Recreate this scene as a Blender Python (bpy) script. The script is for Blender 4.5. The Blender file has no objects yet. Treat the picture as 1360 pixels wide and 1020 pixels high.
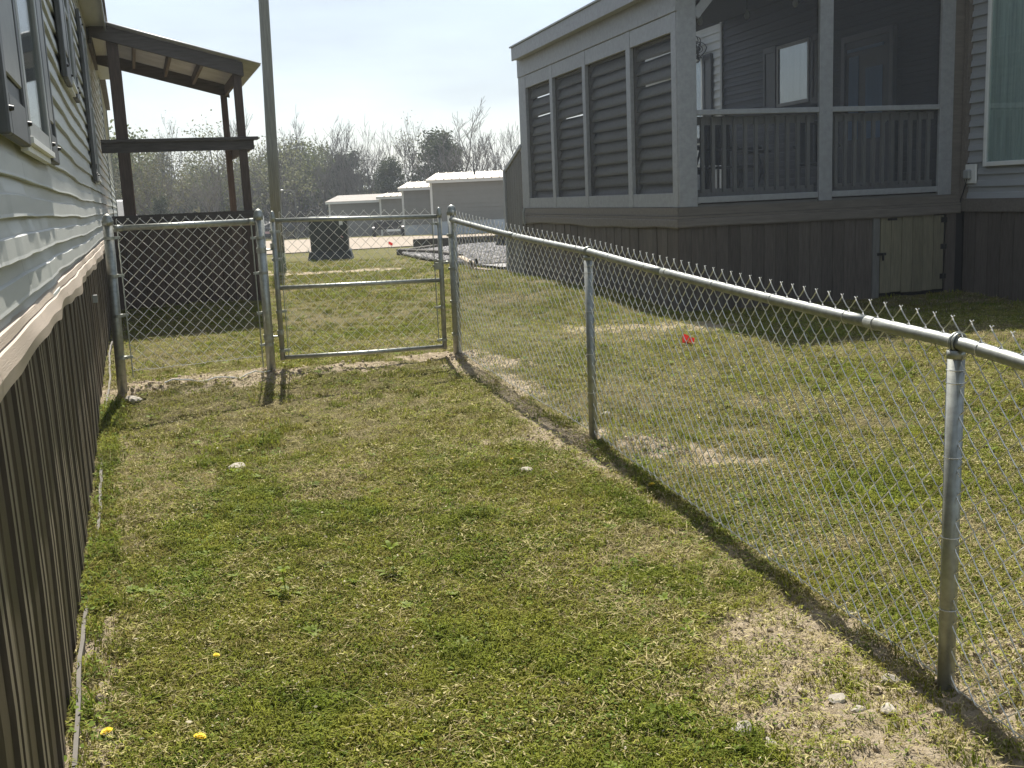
import bpy, bmesh, math, random
import numpy as np
from mathutils import Vector, Matrix

S = bpy.context.scene
R = math.radians
PI = math.pi
rnd = random.Random(11)

# ------------------------------------------------------------------ camera
cd = bpy.data.cameras.new('camera')
cam = bpy.data.objects.new('camera', cd)
S.collection.objects.link(cam)
S.camera = cam
_p, _r = R(10.1), R(2.5)
_fw = Vector((0, math.cos(_p), -math.sin(_p)))
_up = Vector((0, math.sin(_p), math.cos(_p)))
_rt = Vector((1, 0, 0))
_R = _rt * math.cos(_r) - _up * math.sin(_r)
_U = _up * math.cos(_r) + _rt * math.sin(_r)
cam.matrix_world = Matrix(((_R.x, _U.x, -_fw.x, 0), (_R.y, _U.y, -_fw.y, 0), (_R.z, _U.z, -_fw.z, 1.7), (0, 0, 0, 1)))
cd.sensor_width = 36.0
cd.lens = 36.0 * 1400 / 1360
cd.clip_start = 0.05
cd.clip_end = 3000

# ------------------------------------------------------------------ sky, sun, exposure
SUN_AZ = -10.0      # degrees from +Y towards +X
SUN_EL = 54.0
W = bpy.data.worlds.new('World')
S.world = W
W.use_nodes = True
wn, wl = W.node_tree.nodes, W.node_tree.links
wn.clear()
wo = wn.new('ShaderNodeOutputWorld')
bg = wn.new('ShaderNodeBackground')
bg.inputs['Strength'].default_value = 0.085
sky = wn.new('ShaderNodeTexSky')
sky.sky_type = 'NISHITA'
sky.sun_disc = False
sky.sun_elevation = R(SUN_EL)
sky.sun_rotation = R(SUN_AZ)
sky.altitude = 100
sky.air_density = 1.0
sky.dust_density = 1.6
sky.ozone_density = 1.2
# thin high cloud over the whole sky
tc = wn.new('ShaderNodeTexCoord')
mp = wn.new('ShaderNodeMapping')
mp.inputs['Scale'].default_value = (1.6, 1.6, 7.0)
nz = wn.new('ShaderNodeTexNoise')
nz.inputs['Scale'].default_value = 2.1
nz.inputs['Detail'].default_value = 7
nz.inputs['Roughness'].default_value = 0.55
rp = wn.new('ShaderNodeMapRange')
rp.inputs['From Min'].default_value = 0.38
rp.inputs['From Max'].default_value = 0.72
rp.inputs['To Min'].default_value = 0.30
rp.inputs['To Max'].default_value = 0.80
mx = wn.new('ShaderNodeMix')
mx.data_type = 'RGBA'
mx.inputs[7].default_value = (4.25, 4.75, 5.2, 1)
wl.new(tc.outputs['Generated'], mp.inputs['Vector'])
wl.new(mp.outputs[0], nz.inputs['Vector'])
wl.new(nz.outputs['Fac'], rp.inputs['Value'])
wl.new(rp.outputs[0], mx.inputs[0])
wl.new(sky.outputs[0], mx.inputs[6])
wl.new(mx.outputs[2], bg.inputs['Color'])
wl.new(bg.outputs[0], wo.inputs['Surface'])

sd = bpy.data.lights.new('sun', 'SUN')
sd.energy = 5.0
sd.angle = R(0.55)
sd.color = (1.0, 0.95, 0.86)
sun = bpy.data.objects.new('sun', sd)
S.collection.objects.link(sun)
_a, _e = R(SUN_AZ), R(SUN_EL)
_ts = Vector((math.sin(_a) * math.cos(_e), math.cos(_a) * math.cos(_e), math.sin(_e)))
sun.rotation_euler = _ts.to_track_quat('Z', 'Y').to_euler()
sun.location = (0, 0, 30)

HAZE = 0.0009
vs = S.view_settings
vs.view_transform = 'Standard'
vs.look = 'None'
vs.gamma = 1.0
vs.use_curve_mapping = False
vs.exposure = 0.90
S.cycles.max_bounces = 8
S.cycles.transparent_max_bounces = 16
S.cycles.caustics_reflective = False
S.cycles.caustics_refractive = False

# ------------------------------------------------------------------ materials
MATS = {}


def M(name, col, rough=0.7, metal=0.0, var=0.15, scale=6.0, stretch=(1, 1, 1), bump=0.0, bscale=80.0, rand=0.1,
      col2=None, spec=0.4, trans=0.0, detail=5, world=False):
    """procedural surface: noise mix of two tones, random tone per piece, optional bump; trans = share of translucent"""
    m = bpy.data.materials.new(name)
    m.use_nodes = True
    n, l = m.node_tree.nodes, m.node_tree.links
    b = n['Principled BSDF']
    b.inputs['Roughness'].default_value = rough
    b.inputs['Metallic'].default_value = metal
    b.inputs['Specular IOR Level'].default_value = spec
    if world:
        g = n.new('ShaderNodeNewGeometry'); co = g.outputs['Position']
    else:
        t = n.new('ShaderNodeTexCoord'); co = t.outputs['Object']
    mpn = n.new('ShaderNodeMapping')
    mpn.inputs['Scale'].default_value = stretch
    l.new(co, mpn.inputs['Vector'])
    z = n.new('ShaderNodeTexNoise')
    z.inputs['Scale'].default_value = scale
    z.inputs['Detail'].default_value = detail
    z.inputs['Roughness'].default_value = 0.62
    l.new(mpn.outputs[0], z.inputs['Vector'])
    mr = n.new('ShaderNodeMapRange')
    mr.inputs['From Min'].default_value = 0.3
    mr.inputs['From Max'].default_value = 0.7
    l.new(z.outputs['Fac'], mr.inputs['Value'])
    mix = n.new('ShaderNodeMix')
    mix.data_type = 'RGBA'
    c2 = col2 if col2 else tuple(min(1, c * (1 + var)) for c in col)
    c1 = col if col2 else tuple(c * (1 - var) for c in col)
    mix.inputs[6].default_value = (*c1, 1)
    mix.inputs[7].default_value = (*c2, 1)
    l.new(mr.outputs[0], mix.inputs[0])
    oi = n.new('ShaderNodeObjectInfo')
    hs = n.new('ShaderNodeHueSaturation')
    vr = n.new('ShaderNodeMapRange')
    vr.inputs['To Min'].default_value = 1 - rand
    vr.inputs['To Max'].default_value = 1 + rand
    l.new(oi.outputs['Random'], vr.inputs['Value'])
    l.new(vr.outputs[0], hs.inputs['Value'])
    l.new(mix.outputs[2], hs.inputs['Color'])
    l.new(hs.outputs[0], b.inputs['Base Color'])
    if bump > 0:
        z2 = n.new('ShaderNodeTexNoise')
        z2.inputs['Scale'].default_value = bscale
        z2.inputs['Detail'].default_value = 4
        l.new(mpn.outputs[0], z2.inputs['Vector'])
        bp = n.new('ShaderNodeBump')
        bp.inputs['Strength'].default_value = bump
        bp.inputs['Distance'].default_value = 0.01
        l.new(z2.outputs['Fac'], bp.inputs['Height'])
        l.new(bp.outputs[0], b.inputs['Normal'])
    if trans > 0:
        tr = n.new('ShaderNodeBsdfTranslucent')
        l.new(hs.outputs[0], tr.inputs['Color'])
        ms = n.new('ShaderNodeMixShader')
        ms.inputs[0].default_value = trans
        o = n['Material Output']
        l.new(b.outputs[0], ms.inputs[1])
        l.new(tr.outputs[0], ms.inputs[2])
        l.new(ms.outputs[0], o.inputs['Surface'])
    MATS[name] = m
    return m


def screen_mat(name, cover, col):
    m = bpy.data.materials.new(name)
    m.use_nodes = True
    n, l = m.node_tree.nodes, m.node_tree.links
    n.clear()
    o = n.new('ShaderNodeOutputMaterial')
    t = n.new('ShaderNodeBsdfTransparent')
    d = n.new('ShaderNodeBsdfDiffuse')
    d.inputs['Color'].default_value = (*col, 1)
    tl = n.new('ShaderNodeBsdfTranslucent')
    tl.inputs['Color'].default_value = (*col, 1)
    a = n.new('ShaderNodeMixShader'); a.inputs[0].default_value = 0.35
    l.new(d.outputs[0], a.inputs[1]); l.new(tl.outputs[0], a.inputs[2])
    g = n.new('ShaderNodeNewGeometry')
    z = n.new('ShaderNodeTexNoise'); z.inputs['Scale'].default_value = 1.3; z.inputs['Detail'].default_value = 4
    l.new(g.outputs['Position'], z.inputs['Vector'])
    mr = n.new('ShaderNodeMapRange')
    mr.inputs['To Min'].default_value = cover - 0.07
    mr.inputs['To Max'].default_value = cover + 0.07
    l.new(z.outputs['Fac'], mr.inputs['Value'])
    ms = n.new('ShaderNodeMixShader')
    l.new(mr.outputs[0], ms.inputs[0])
    l.new(t.outputs[0], ms.inputs[1]); l.new(a.outputs[0], ms.inputs[2])
    l.new(ms.outputs[0], o.inputs['Surface'])
    return m


def glass_mat(name, tint, rough=0.03):
    m = bpy.data.materials.new(name)
    m.use_nodes = True
    n, l = m.node_tree.nodes, m.node_tree.links
    n.clear()
    o = n.new('ShaderNodeOutputMaterial')
    t = n.new('ShaderNodeBsdfTransparent'); t.inputs['Color'].default_value = (*tint, 1)
    g = n.new('ShaderNodeBsdfGlossy'); g.inputs['Roughness'].default_value = rough
    lw = n.new('ShaderNodeLayerWeight'); lw.inputs['Blend'].default_value = 0.25
    f = n.new('ShaderNodeMapRange'); f.inputs['To Min'].default_value = 0.05; f.inputs['To Max'].default_value = 0.38
    l.new(lw.outputs['Fresnel'], f.inputs['Value'])
    # a faint wave so that reflections are not perfectly flat
    z = n.new('ShaderNodeTexNoise'); z.inputs['Scale'].default_value = 2.0
    bp = n.new('ShaderNodeBump'); bp.inputs['Strength'].default_value = 0.05
    l.new(z.outputs['Fac'], bp.inputs['Height']); l.new(bp.outputs[0], g.inputs['Normal'])
    ms = n.new('ShaderNodeMixShader')
    l.new(f.outputs[0], ms.inputs[0]); l.new(t.outputs[0], ms.inputs[1]); l.new(g.outputs[0], ms.inputs[2])
    l.new(ms.outputs[0], o.inputs['Surface'])
    return m


GALV = M('galvanised_steel', (0.34, 0.35, 0.32), rough=0.47, metal=0.75, var=0.22, scale=30, bump=0.03, bscale=200)
WIRE = M('galvanised_wire', (0.72, 0.70, 0.65), rough=0.36, metal=0.45, var=0.2, scale=20)
SIDING = M('pale_vinyl_siding', (0.47, 0.48, 0.45), rough=0.45, var=0.06, scale=3, bump=0.10, bscale=160, rand=0.03, stretch=(1, 6, 6))
SKIRT = M('brown_skirting', (0.070, 0.052, 0.036), rough=0.55, var=0.25, scale=14, stretch=(6, 6, 0.6), bump=0.06, bscale=120, rand=0.12)
SKIRTRIB = M('tan_skirting_rib', (0.20, 0.165, 0.12), rough=0.55, var=0.15, scale=14, stretch=(6, 6, 0.6), rand=0.1)
BEIGE = M('beige_vinyl_trim', (0.45, 0.37, 0.29), rough=0.5, var=0.08, scale=10, bump=0.25, bscale=90, stretch=(0.3, 4, 4), rand=0.04)
TRACK = M('weathered_track', (0.095, 0.083, 0.066), rough=.7, var=.25, scale=12)
DARKSH = M('charcoal_shutter', (0.045, 0.048, 0.052), rough=0.5, var=0.15, scale=12, rand=0.05)
SHUT = M('slate_shutter_frame', (0.085, 0.088, 0.09), rough=0.5, var=0.12, scale=12, rand=0.05)
GREYSH = M('grey_shutter_face', (0.22, 0.22, 0.21), rough=0.5, var=0.12, scale=14, rand=0.05)
WHITEV = M('white_vinyl', (0.72, 0.72, 0.69), rough=0.4, var=0.05, scale=8, rand=0.03)
GREYTRIM = M('grey_vinyl_trim', (0.30, 0.31, 0.30), rough=0.5, var=0.08, scale=8)
DGLASS = glass_mat('window_glass', (0.94, 0.96, 0.96))
DARK = M('dark_interior', (0.02, 0.02, 0.022), rough=0.9, var=0.2, scale=2)
CURTAIN = M('green_grey_curtain', (0.55, 0.68, 0.63), rough=0.8, var=0.25, scale=5, stretch=(8, 8, 0.2))
PALEBLUE = M('pale_blue_fill', (0.20, 0.29, 0.42), rough=0.8, var=0.1, scale=5, stretch=(8, 8, 0.2))
SHINGLE = M('brown_grey_shingle', (0.16, 0.14, 0.125), rough=0.9, var=0.25, scale=9, bump=0.3, bscale=40)
DECKB = M('dark_brown_stained_wood', (0.086, 0.061, 0.049), rough=0.75, var=0.35, scale=9, stretch=(5, 5, 0.5), bump=0.2, bscale=50, rand=0.2)
DECKH = M('brown_stained_wood_beam', (0.082, 0.071, 0.064), rough=0.75, var=0.35, scale=9, stretch=(0.5, 5, 5), bump=0.2, bscale=50, rand=0.15)
RAWWOOD = M('weathered_pine', (0.38, 0.30, 0.21), rough=0.8, var=0.2, scale=9, stretch=(0.4, 6, 6), bump=0.15, bscale=50)
CORR = M('pale_corrugated_sheet', (0.52, 0.52, 0.52), rough=0.5, var=0.15, scale=4, bump=0.05, trans=0.12)
METROOF = M('cream_metal_roof', (0.46, 0.41, 0.335), rough=0.42, var=0.06, scale=3, metal=0.1)
GREYWOOD = M('grey_painted_wood', (0.315, 0.32, 0.33), rough=0.65, var=0.12, scale=7, stretch=(3, 3, 3), bump=0.10, bscale=40, rand=0.05)
GREYWOODV = M('grey_weathered_slats', (0.145, 0.14, 0.13), rough=0.75, var=0.2, scale=8, stretch=(0.5, 5, 5), bump=0.15, bscale=40, rand=0.14)
BALUST = M('grey_brown_baluster', (0.165, 0.16, 0.147), rough=0.7, var=0.15, scale=8, stretch=(5, 5, 0.6), bump=0.1, bscale=40, rand=0.08)
PSKIRT = M('dark_taupe_skirt_boards', (0.105, 0.088, 0.075), rough=0.75, var=0.25, scale=9, stretch=(5, 5, 0.5), bump=0.15, bscale=50, rand=0.18)
PBAND = M('taupe_rim_boards', (0.165, 0.145, 0.125), rough=0.7, var=0.18, scale=7, stretch=(0.5, 5, 5), bump=0.12, bscale=40, rand=0.05)
HATCH = M('olive_tan_hatch_boards', (0.20, 0.18, 0.12), rough=0.75, var=0.2, scale=9, stretch=(5, 5, 0.5), bump=0.15, bscale=50, rand=0.14)
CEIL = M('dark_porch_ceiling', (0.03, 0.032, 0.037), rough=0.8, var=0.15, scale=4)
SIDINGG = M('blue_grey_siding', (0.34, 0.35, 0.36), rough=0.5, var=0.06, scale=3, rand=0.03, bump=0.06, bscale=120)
SIDINGP = M('shaded_porch_siding', (0.026, 0.028, 0.034), rough=0.6, var=0.12, scale=3, rand=0.05)  # same house siding with the porch shade put into its colour
SIDINGF = M('sky_lit_siding', (0.55, 0.56, 0.55), rough=0.5, var=0.06, scale=3, rand=0.03)  # same house siding again, lightened in colour for the open sky light
POLE = M('weathered_utility_pole', (0.22, 0.22, 0.185), rough=0.85, var=0.3, scale=6, stretch=(8, 8, 0.35), bump=0.3, bscale=40)
POLELOW = M('mossy_pole_foot', (0.15, 0.17, 0.10), rough=0.9, var=0.3, scale=12, bump=0.3, bscale=50)
BOXG = M('dark_green_cabinet', (0.030, 0.036, 0.033), rough=0.45, var=0.12, scale=5)
BLACK = M('black_plastic', (0.018, 0.018, 0.019), rough=0.5, var=0.2, scale=9)
CARPAINT = M('dark_car_paint', (0.02, 0.022, 0.026), rough=0.25, var=0.1, scale=4, spec=0.6)
WHITE = M('white_plastic', (0.75, 0.75, 0.73), rough=0.5, var=0.06, scale=9)
RED = M('red_flag_vinyl', (0.62, 0.035, 0.03), rough=0.5, var=0.12, scale=20, trans=0.25)
PINK = M('pink_white_plate', (0.75, 0.45, 0.45), rough=0.5, var=0.15, scale=20)
YELLOW = M('dandelion_yellow', (0.80, 0.60, 0.02), rough=0.7, var=0.15, scale=60)
STONE = M('pale_stone', (0.36, 0.325, 0.27), rough=0.9, var=0.25, scale=14, bump=0.4, bscale=50, rand=0.15)
TIMBER = M('dark_landscape_timber', (0.060, 0.052, 0.042), rough=0.85, var=0.3, scale=8, stretch=(0.5, 4, 4), bump=0.2, rand=0.15)
HOMEG = M('taupe_home_siding', (0.215, 0.205, 0.18), rough=0.55, var=0.06, scale=2, rand=0.03)
HOMESK = M('pale_home_skirting', (0.50, 0.53, 0.56), rough=0.6, var=0.06, scale=2)
HOMETR = M('white_home_trim', (0.66, 0.65, 0.62), rough=0.5, var=0.05, scale=4)
HOMERF = M('grey_brown_far_roof', (0.24, 0.215, 0.19), rough=0.8, var=0.15, scale=3)
BARK = M('grey_brown_bark', (0.115, 0.10, 0.088), rough=0.9, var=0.25, scale=2, rand=0.18)
TWIG = M('grey_twigs', (0.15, 0.135, 0.12), rough=0.9, var=0.25, scale=1, rand=0.2)


def leafmat(name, a, b, trans=0.35, sc=0.9):
    return M(name, a, rough=0.65, col2=b, scale=sc, rand=0.12, trans=trans, spec=0.2)


LEAFY = leafmat('spring_leaves', (0.075, 0.095, 0.030), (0.16, 0.175, 0.06))
LEAFD = leafmat('evergreen_needles', (0.035, 0.048, 0.026), (0.075, 0.088, 0.045), 0.3)
LEAFB = leafmat('brown_olive_buds', (0.10, 0.095, 0.045), (0.16, 0.15, 0.075))
LEAFP = leafmat('pale_new_leaves', (0.125, 0.135, 0.065), (0.20, 0.20, 0.105))

# ------------------------------------------------------------------ object helpers
C0 = S.collection


def tagit(o, label=None, cat=None, group=None, kind=None):
    if label: o['label'] = label
    if cat: o['category'] = cat
    if group: o['group'] = group
    if kind: o['kind'] = kind
    return o


def thing(name, label, cat, loc=(0, 0, 0), rotz=0.0, group=None):
    o = bpy.data.objects.new(name, None)
    o.empty_display_size = 0.2
    C0.objects.link(o)
    o.location = loc
    o.rotation_euler = (0, 0, rotz)
    return tagit(o, label, cat, group)


class MB:
    """collects vertices and faces, builds ONE mesh object"""

    def __init__(s):
        s.v = []; s.f = []; s.m = []; s.mi = 0

    def face(s, idx):
        s.f.append(tuple(idx)); s.m.append(s.mi)

    def add(s, vs, fs):
        b = len(s.v)
        s.v.extend([tuple(p) for p in vs])
        for f in fs: s.face([b + i for i in f])

    def box(s, c, d, rot=None):
        x, y, z = d[0] / 2, d[1] / 2, d[2] / 2
        P = [Vector((sx * x, sy * y, sz * z)) for sx in (-1, 1) for sy in (-1, 1) for sz in (-1, 1)]
        if rot is not None: P = [rot @ p for p in P]
        P = [p + Vector(c) for p in P]
        s.add(P, [(0, 1, 3, 2), (4, 6, 7, 5), (0, 4, 5, 1), (2, 3, 7, 6), (0, 2, 6, 4), (1, 5, 7, 3)])

    def bb(s, x0, x1, y0, y1, z0, z1):
        s.box(((x0 + x1) / 2, (y0 + y1) / 2, (z0 + z1) / 2), (abs(x1 - x0), abs(y1 - y0), abs(z1 - z0)))

    def beam(s, p0, p1, w, h, up=(0, 0, 1)):
        p0, p1 = Vector(p0), Vector(p1)
        d = (p1 - p0).normalized()
        sx = d.cross(Vector(up)).normalized() * (w / 2)
        uz = sx.cross(d).normalized() * (h / 2)
        P = [p + a * sx + b * uz for p in (p0, p1) for a, b in ((-1, -1), (1, -1), (1, 1), (-1, 1))]
        s.add(P, [(3, 2, 1, 0), (4, 5, 6, 7), (0, 1, 5, 4), (1, 2, 6, 5), (2, 3, 7, 6), (3, 0, 4, 7)])

    def tube(s, pts, r, n=8, caps=True):
        pts = [Vector(p) for p in pts]
        rs = r if isinstance(r, (list, tuple)) else [r] * len(pts)
        b = len(s.v)
        up = None
        for i, p in enumerate(pts):
            d = (pts[min(i + 1, len(pts) - 1)] - pts[max(i - 1, 0)])
            if d.length < 1e-9: d = Vector((0, 0, 1))
            d.normalize()
            if up is None or abs(up.dot(d)) > 0.98:
                up = Vector((0, 0, 1)) if abs(d.z) < 0.9 else Vector((1, 0, 0))
            x = d.cross(up).normalized(); y = x.cross(d).normalized()
            up = y
            for k in range(n):
                a = 2 * PI * k / n
                s.v.append(tuple(p + (x * math.cos(a) + y * math.sin(a)) * rs[i]))
        for i in range(len(pts) - 1):
            for k in range(n):
                k2 = (k + 1) % n
                s.face((b + i * n + k, b + i * n + k2, b + (i + 1) * n + k2, b + (i + 1) * n + k))
        if caps:
            s.face([b + k for k in range(n)][::-1])
            s.face([b + (len(pts) - 1) * n + k for k in range(n)])

    def lathe(s, prof, n=16, c=(0, 0, 0)):
        b = len(s.v)
        for r, z in prof:
            for k in range(n):
                a = 2 * PI * k / n
                s.v.append((c[0] + r * math.cos(a), c[1] + r * math.sin(a), c[2] + z))
        for i in range(len(prof) - 1):
            for k in range(n):
                k2 = (k + 1) % n
                s.face((b + i * n + k, b + i * n + k2, b + (i + 1) * n + k2, b + (i + 1) * n + k))
        s.face([b + k for k in range(n)][::-1])
        s.face([b + (len(prof) - 1) * n + k for k in range(n)])

    def ring(s, c, axis, R_, r, n=14, m=6):
        axis = Vector(axis).normalized()
        u = axis.orthogonal().normalized(); w = axis.cross(u)
        b = len(s.v)
        for i in range(n):
            a = 2 * PI * i / n
            e = u * math.cos(a) + w * math.sin(a)
            for k in range(m):
                q = 2 * PI * k / m
                s.v.append(tuple(Vector(c) + e * (R_ + r * math.cos(q)) + axis * (r * math.sin(q))))
        for i in range(n):
            for k in range(m):
                i2, k2 = (i + 1) % n, (k + 1) % m
                s.face((b + i * m + k, b + i2 * m + k, b + i2 * m + k2, b + i * m + k2))

    def grid(s, fn, nu, nv):
        b = len(s.v)
        for i in range(nu + 1):
            for j in range(nv + 1):
                s.v.append(tuple(fn(i / nu, j / nv)))
        for i in range(nu):
            for j in range(nv):
                a = b + i * (nv + 1) + j
                s.face((a, a + nv + 1, a + nv + 2, a + 1))

    def mesh(s, name, mat, smooth=False):
        me = bpy.data.meshes.new(name)
        me.from_pydata(s.v, [], s.f)
        for m in (mat if isinstance(mat, (list, tuple)) else [mat]): me.materials.append(m)
        if any(s.m): me.polygons.foreach_set('material_index', s.m)
        if smooth: me.polygons.foreach_set('use_smooth', [True] * len(s.f))
        me.update()
        return me

    def build(s, name, mat, parent=None, smooth=False, loc=(0, 0, 0), bevel=0.0):
        me = s.mesh(name, mat, smooth)
        o = bpy.data.objects.new(name, me)
        C0.objects.link(o)
        o.location = loc
        if parent: o.parent = parent
        if bevel > 0:
            b = o.modifiers.new('bevel', 'BEVEL'); b.width = bevel; b.segments = 1; b.limit_method = 'ANGLE'
        return o


def inst(name, me, parent=None, loc=(0, 0, 0), rot=(0, 0, 0), scl=(1, 1, 1)):
    o = bpy.data.objects.new(name, me)
    C0.objects.link(o)
    o.location = loc; o.rotation_euler = rot; o.scale = scl
    if parent: o.parent = parent
    return o


def pbox(name, mat, parent, x0, x1, y0, y1, z0, z1, bevel=0.0):
    b = MB(); b.bb(x0, x1, y0, y1, z0, z1)
    return b.build(name, mat, parent, bevel=bevel)


# ------------------------------------------------------------------ noise + terrain
def _h(ix, iy, seed):
    n = (ix.astype(np.int64) * 374761393 + iy.astype(np.int64) * 668265263 + seed * 1442695041) & 0x7fffffff
    n = ((n ^ (n >> 13)) * 1274126177) & 0x7fffffff
    return ((n ^ (n >> 16)) & 0xffff) / 65535.0


def vnoise(x, y, seed=0):
    x = np.asarray(x, float); y = np.asarray(y, float)
    ix, iy = np.floor(x), np.floor(y)
    fx, fy = x - ix, y - iy
    fx = fx * fx * (3 - 2 * fx); fy = fy * fy * (3 - 2 * fy)
    a = _h(ix, iy, seed); b = _h(ix + 1, iy, seed); c = _h(ix, iy + 1, seed); d = _h(ix + 1, iy + 1, seed)
    return (a * (1 - fx) + b * fx) * (1 - fy) + (c * (1 - fx) + d * fx) * fy


def fbm(x, y, seed=0, oct=4):
    t = 0; a = 0.5; s = 0
    for i in range(oct):
        t = t + a * vnoise(x * 2 ** i, y * 2 ** i, seed + i * 17); s += a; a *= 0.5
    return t / s


PY = [-8, 0, 3.18, 6.36, 8.95, 11.6, 13.5, 20, 27, 34, 45, 57, 85, 150, 600]
PZ = [-.30, -.05, .05, .19, .375, .36, .46, .38, .33, .2, .0, -.17, -.9, -1.8, -4.0]
DIRT = [(-.25, 8.62, .34, .26, .0, 1.0), (.08, 7.75, .14, .55, .31, .7), (.16, 6.42, .42, .26, .3, 1.0), (.86, 6.08, .34, .20, -.2, 1.0), (1.15, 5.84, .34, .10, -.2, .8),
        (.94, 3.62, .30, .26, .3, .95), (1.04, 3.06, .36, .42, .3, 1.0), (1.62, 3.22, .48, .26, .1, 1.1), (1.35, 2.55, .55, .55, .3, 1.0), (1.75, 2.3, .6, .6, .3, .9),
        (-2.35, 8.36, .75, .22, .45, 1.0), (-2.85, 8.02, .45, .30, .5, 1.1), (-1.95, 8.50, .42, .22, .2, 1.1), (-1.35, 8.66, .60, .15, .25, .9), (-.62, 8.98, .34, .2, .2, 1.0),
        (1.5, 10.3, .9, .32, -.2, .85), (-3.5, 20.9, 1.7, .45, .1, 1.0), (-1.40, 3.2, .10, .75, .33, .9), (-2.2, 5.6, .07, 1.2, .33, .5),
        (.35, 4.45, .16, .10, .3, .75), (-.2, 5.2, .30, .14, .2, .45), (1.0, 9.4, .5, .15, .2, .5), (-4.7, 22.0, .5, .4, 0, .6), (.60, 3.42, .14, .10, .3, .5)]


def dirt(x, y):
    x = np.asarray(x, float); y = np.asarray(y, float)
    t = np.zeros_like(x)
    nx = fbm(x * 3.1, y * 3.1, 3, 4) - .5
    ny = fbm(x * 11, y * 11, 9, 3) - .5
    for cx, cy, rx, ry, a, st in DIRT:
        dx, dy = x - cx, y - cy
        u = (dx * math.cos(a) - dy * math.sin(a)) / rx if False else (dx * math.cos(a) + dy * math.sin(a)) / rx
        v = (-dx * math.sin(a) + dy * math.cos(a)) / ry
        d = np.sqrt(u * u + v * v) + nx * 2.2 + ny * 1.7
        t = np.maximum(t, st * np.clip(1.45 - d, 0, 1))
    # thin worn line under the fence run
    A, B = np.array([-.467, 8.953]), np.array([1.368, 3.182])
    L = np.linalg.norm(B - A); e = (B - A) / L
    s = (x - A[0]) * e[0] + (y - A[1]) * e[1]
    q = (x - A[0]) * -e[1] + (y - A[1]) * e[0]
    ln = np.clip(1.2 - np.abs(q + .03) / .12 + nx * 2.0 + ny, 0, 1) * ((s > -.2) & (s < L + 3)) * .65
    t = np.maximum(t, ln)
    return np.clip(t, 0, 1)


def gz(x, y):
    x = np.asarray(x, float); y = np.asarray(y, float)
    z = np.interp(y, PY, PZ)
    z = z + .07 * np.clip((y - 10) / 3, 0, 1) * np.clip((20 - y) / 5, 0, 1) * np.clip((-x - 1) / 3, 0, 1)
    z = z - .05 * np.clip((y - 9.5) / 2, 0, 1) * np.clip((20 - y) / 6, 0, 1) * np.clip((x - 2) / 2, 0, 1)
    near = np.clip((30 - y) / 15, 0, 1)
    z = z + near * (.035 * (fbm(x * 1.3, y * 1.3, 21, 3) - .5) + .016 * (fbm(x * 7, y * 7, 33, 3) - .5))
    return z


def gz1(x, y):
    return float(gz(np.array([x]), np.array([y]))[0])


LUSH = [(-.92, 5.15, .32, .22), (-.40, 5.05, .28, .20), (-.15, 3.75, .32, .26), (.22, 3.55, .25, .25), (-1.5, 5.2, .22, .9), (-1.75, 6.4, .3, .6), (-.75, 3.2, .3, .25), (.55, 4.2, .25, .15),
        (-.6, 7.7, .35, .16), (.05, 6.9, .22, .14), (2.4, 7.6, .7, .45), (1.9, 5.2, .5, .3), (2.9, 9.3, .8, .3), (-1.3, 10.8, .5, .4), (.35, 2.75, .4, .3)]


def lush(x, y):
    t = np.zeros_like(np.asarray(x, float))
    nn = fbm(np.asarray(x) * 5.5, np.asarray(y) * 5.5, 41, 3) - .5
    for cx, cy, rx, ry in LUSH:
        t = np.maximum(t, np.clip(1.25 - np.sqrt(((x - cx) / rx) ** 2 + ((y - cy) / ry) ** 2) + nn * 1.6, 0, 1))
    return t


def dry(x, y):
    d = -.22 * lush(x, y) + fbm(x * .9 + 4, y * .9, 51, 4) * .65 + fbm(x * 4.2, y * 4.2, 61, 3) * .35
    d = d + .12 * np.exp(-(((x - .55) / .5) ** 2 + ((y - 5.2) / 1.6) ** 2)) + .06 * np.exp(-(((x + .5) / .6) ** 2 + ((y - 7.6) / .9) ** 2))
    d = d - .12 * np.exp(-(((x + 1.25) / .35) ** 2 + ((y - 4.6) / 1.4) ** 2))
    return d


# ground sheet: one non-uniform grid, dense where the camera stands
def axis(parts):
    a = []
    for s, e, n in parts: a += list(np.linspace(s, e, n, endpoint=False))
    return np.array(a + [parts[-1][1]])


gx = axis([(-500, -60, 12), (-60, -12, 30), (-12, -3.4, 40), (-3.4, 3.2, 260), (3.2, 9, 70), (9, 60, 34), (60, 500, 12)])
gy = axis([(-60, 0, 14), (0, 1.6, 10), (1.6, 10.5, 330), (10.5, 16, 80), (16, 36, 70), (36, 110, 44), (110, 1400, 26)])
GX, GY = np.meshgrid(gx, gy)
GX, GY = GX.ravel(), GY.ravel()
DI = dirt(GX, GY)
GZ = gz(GX, GY)
nearm = ((GY > 1.2) & (GY < 12) & (GX > -4) & (GX < 6))
GZ = GZ + nearm * DI * (.045 * (fbm(GX * 16, GY * 16, 71, 3) - .5) + .035 * (fbm(GX * 34, GY * 34, 77, 2) - .5) - .006)
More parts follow.
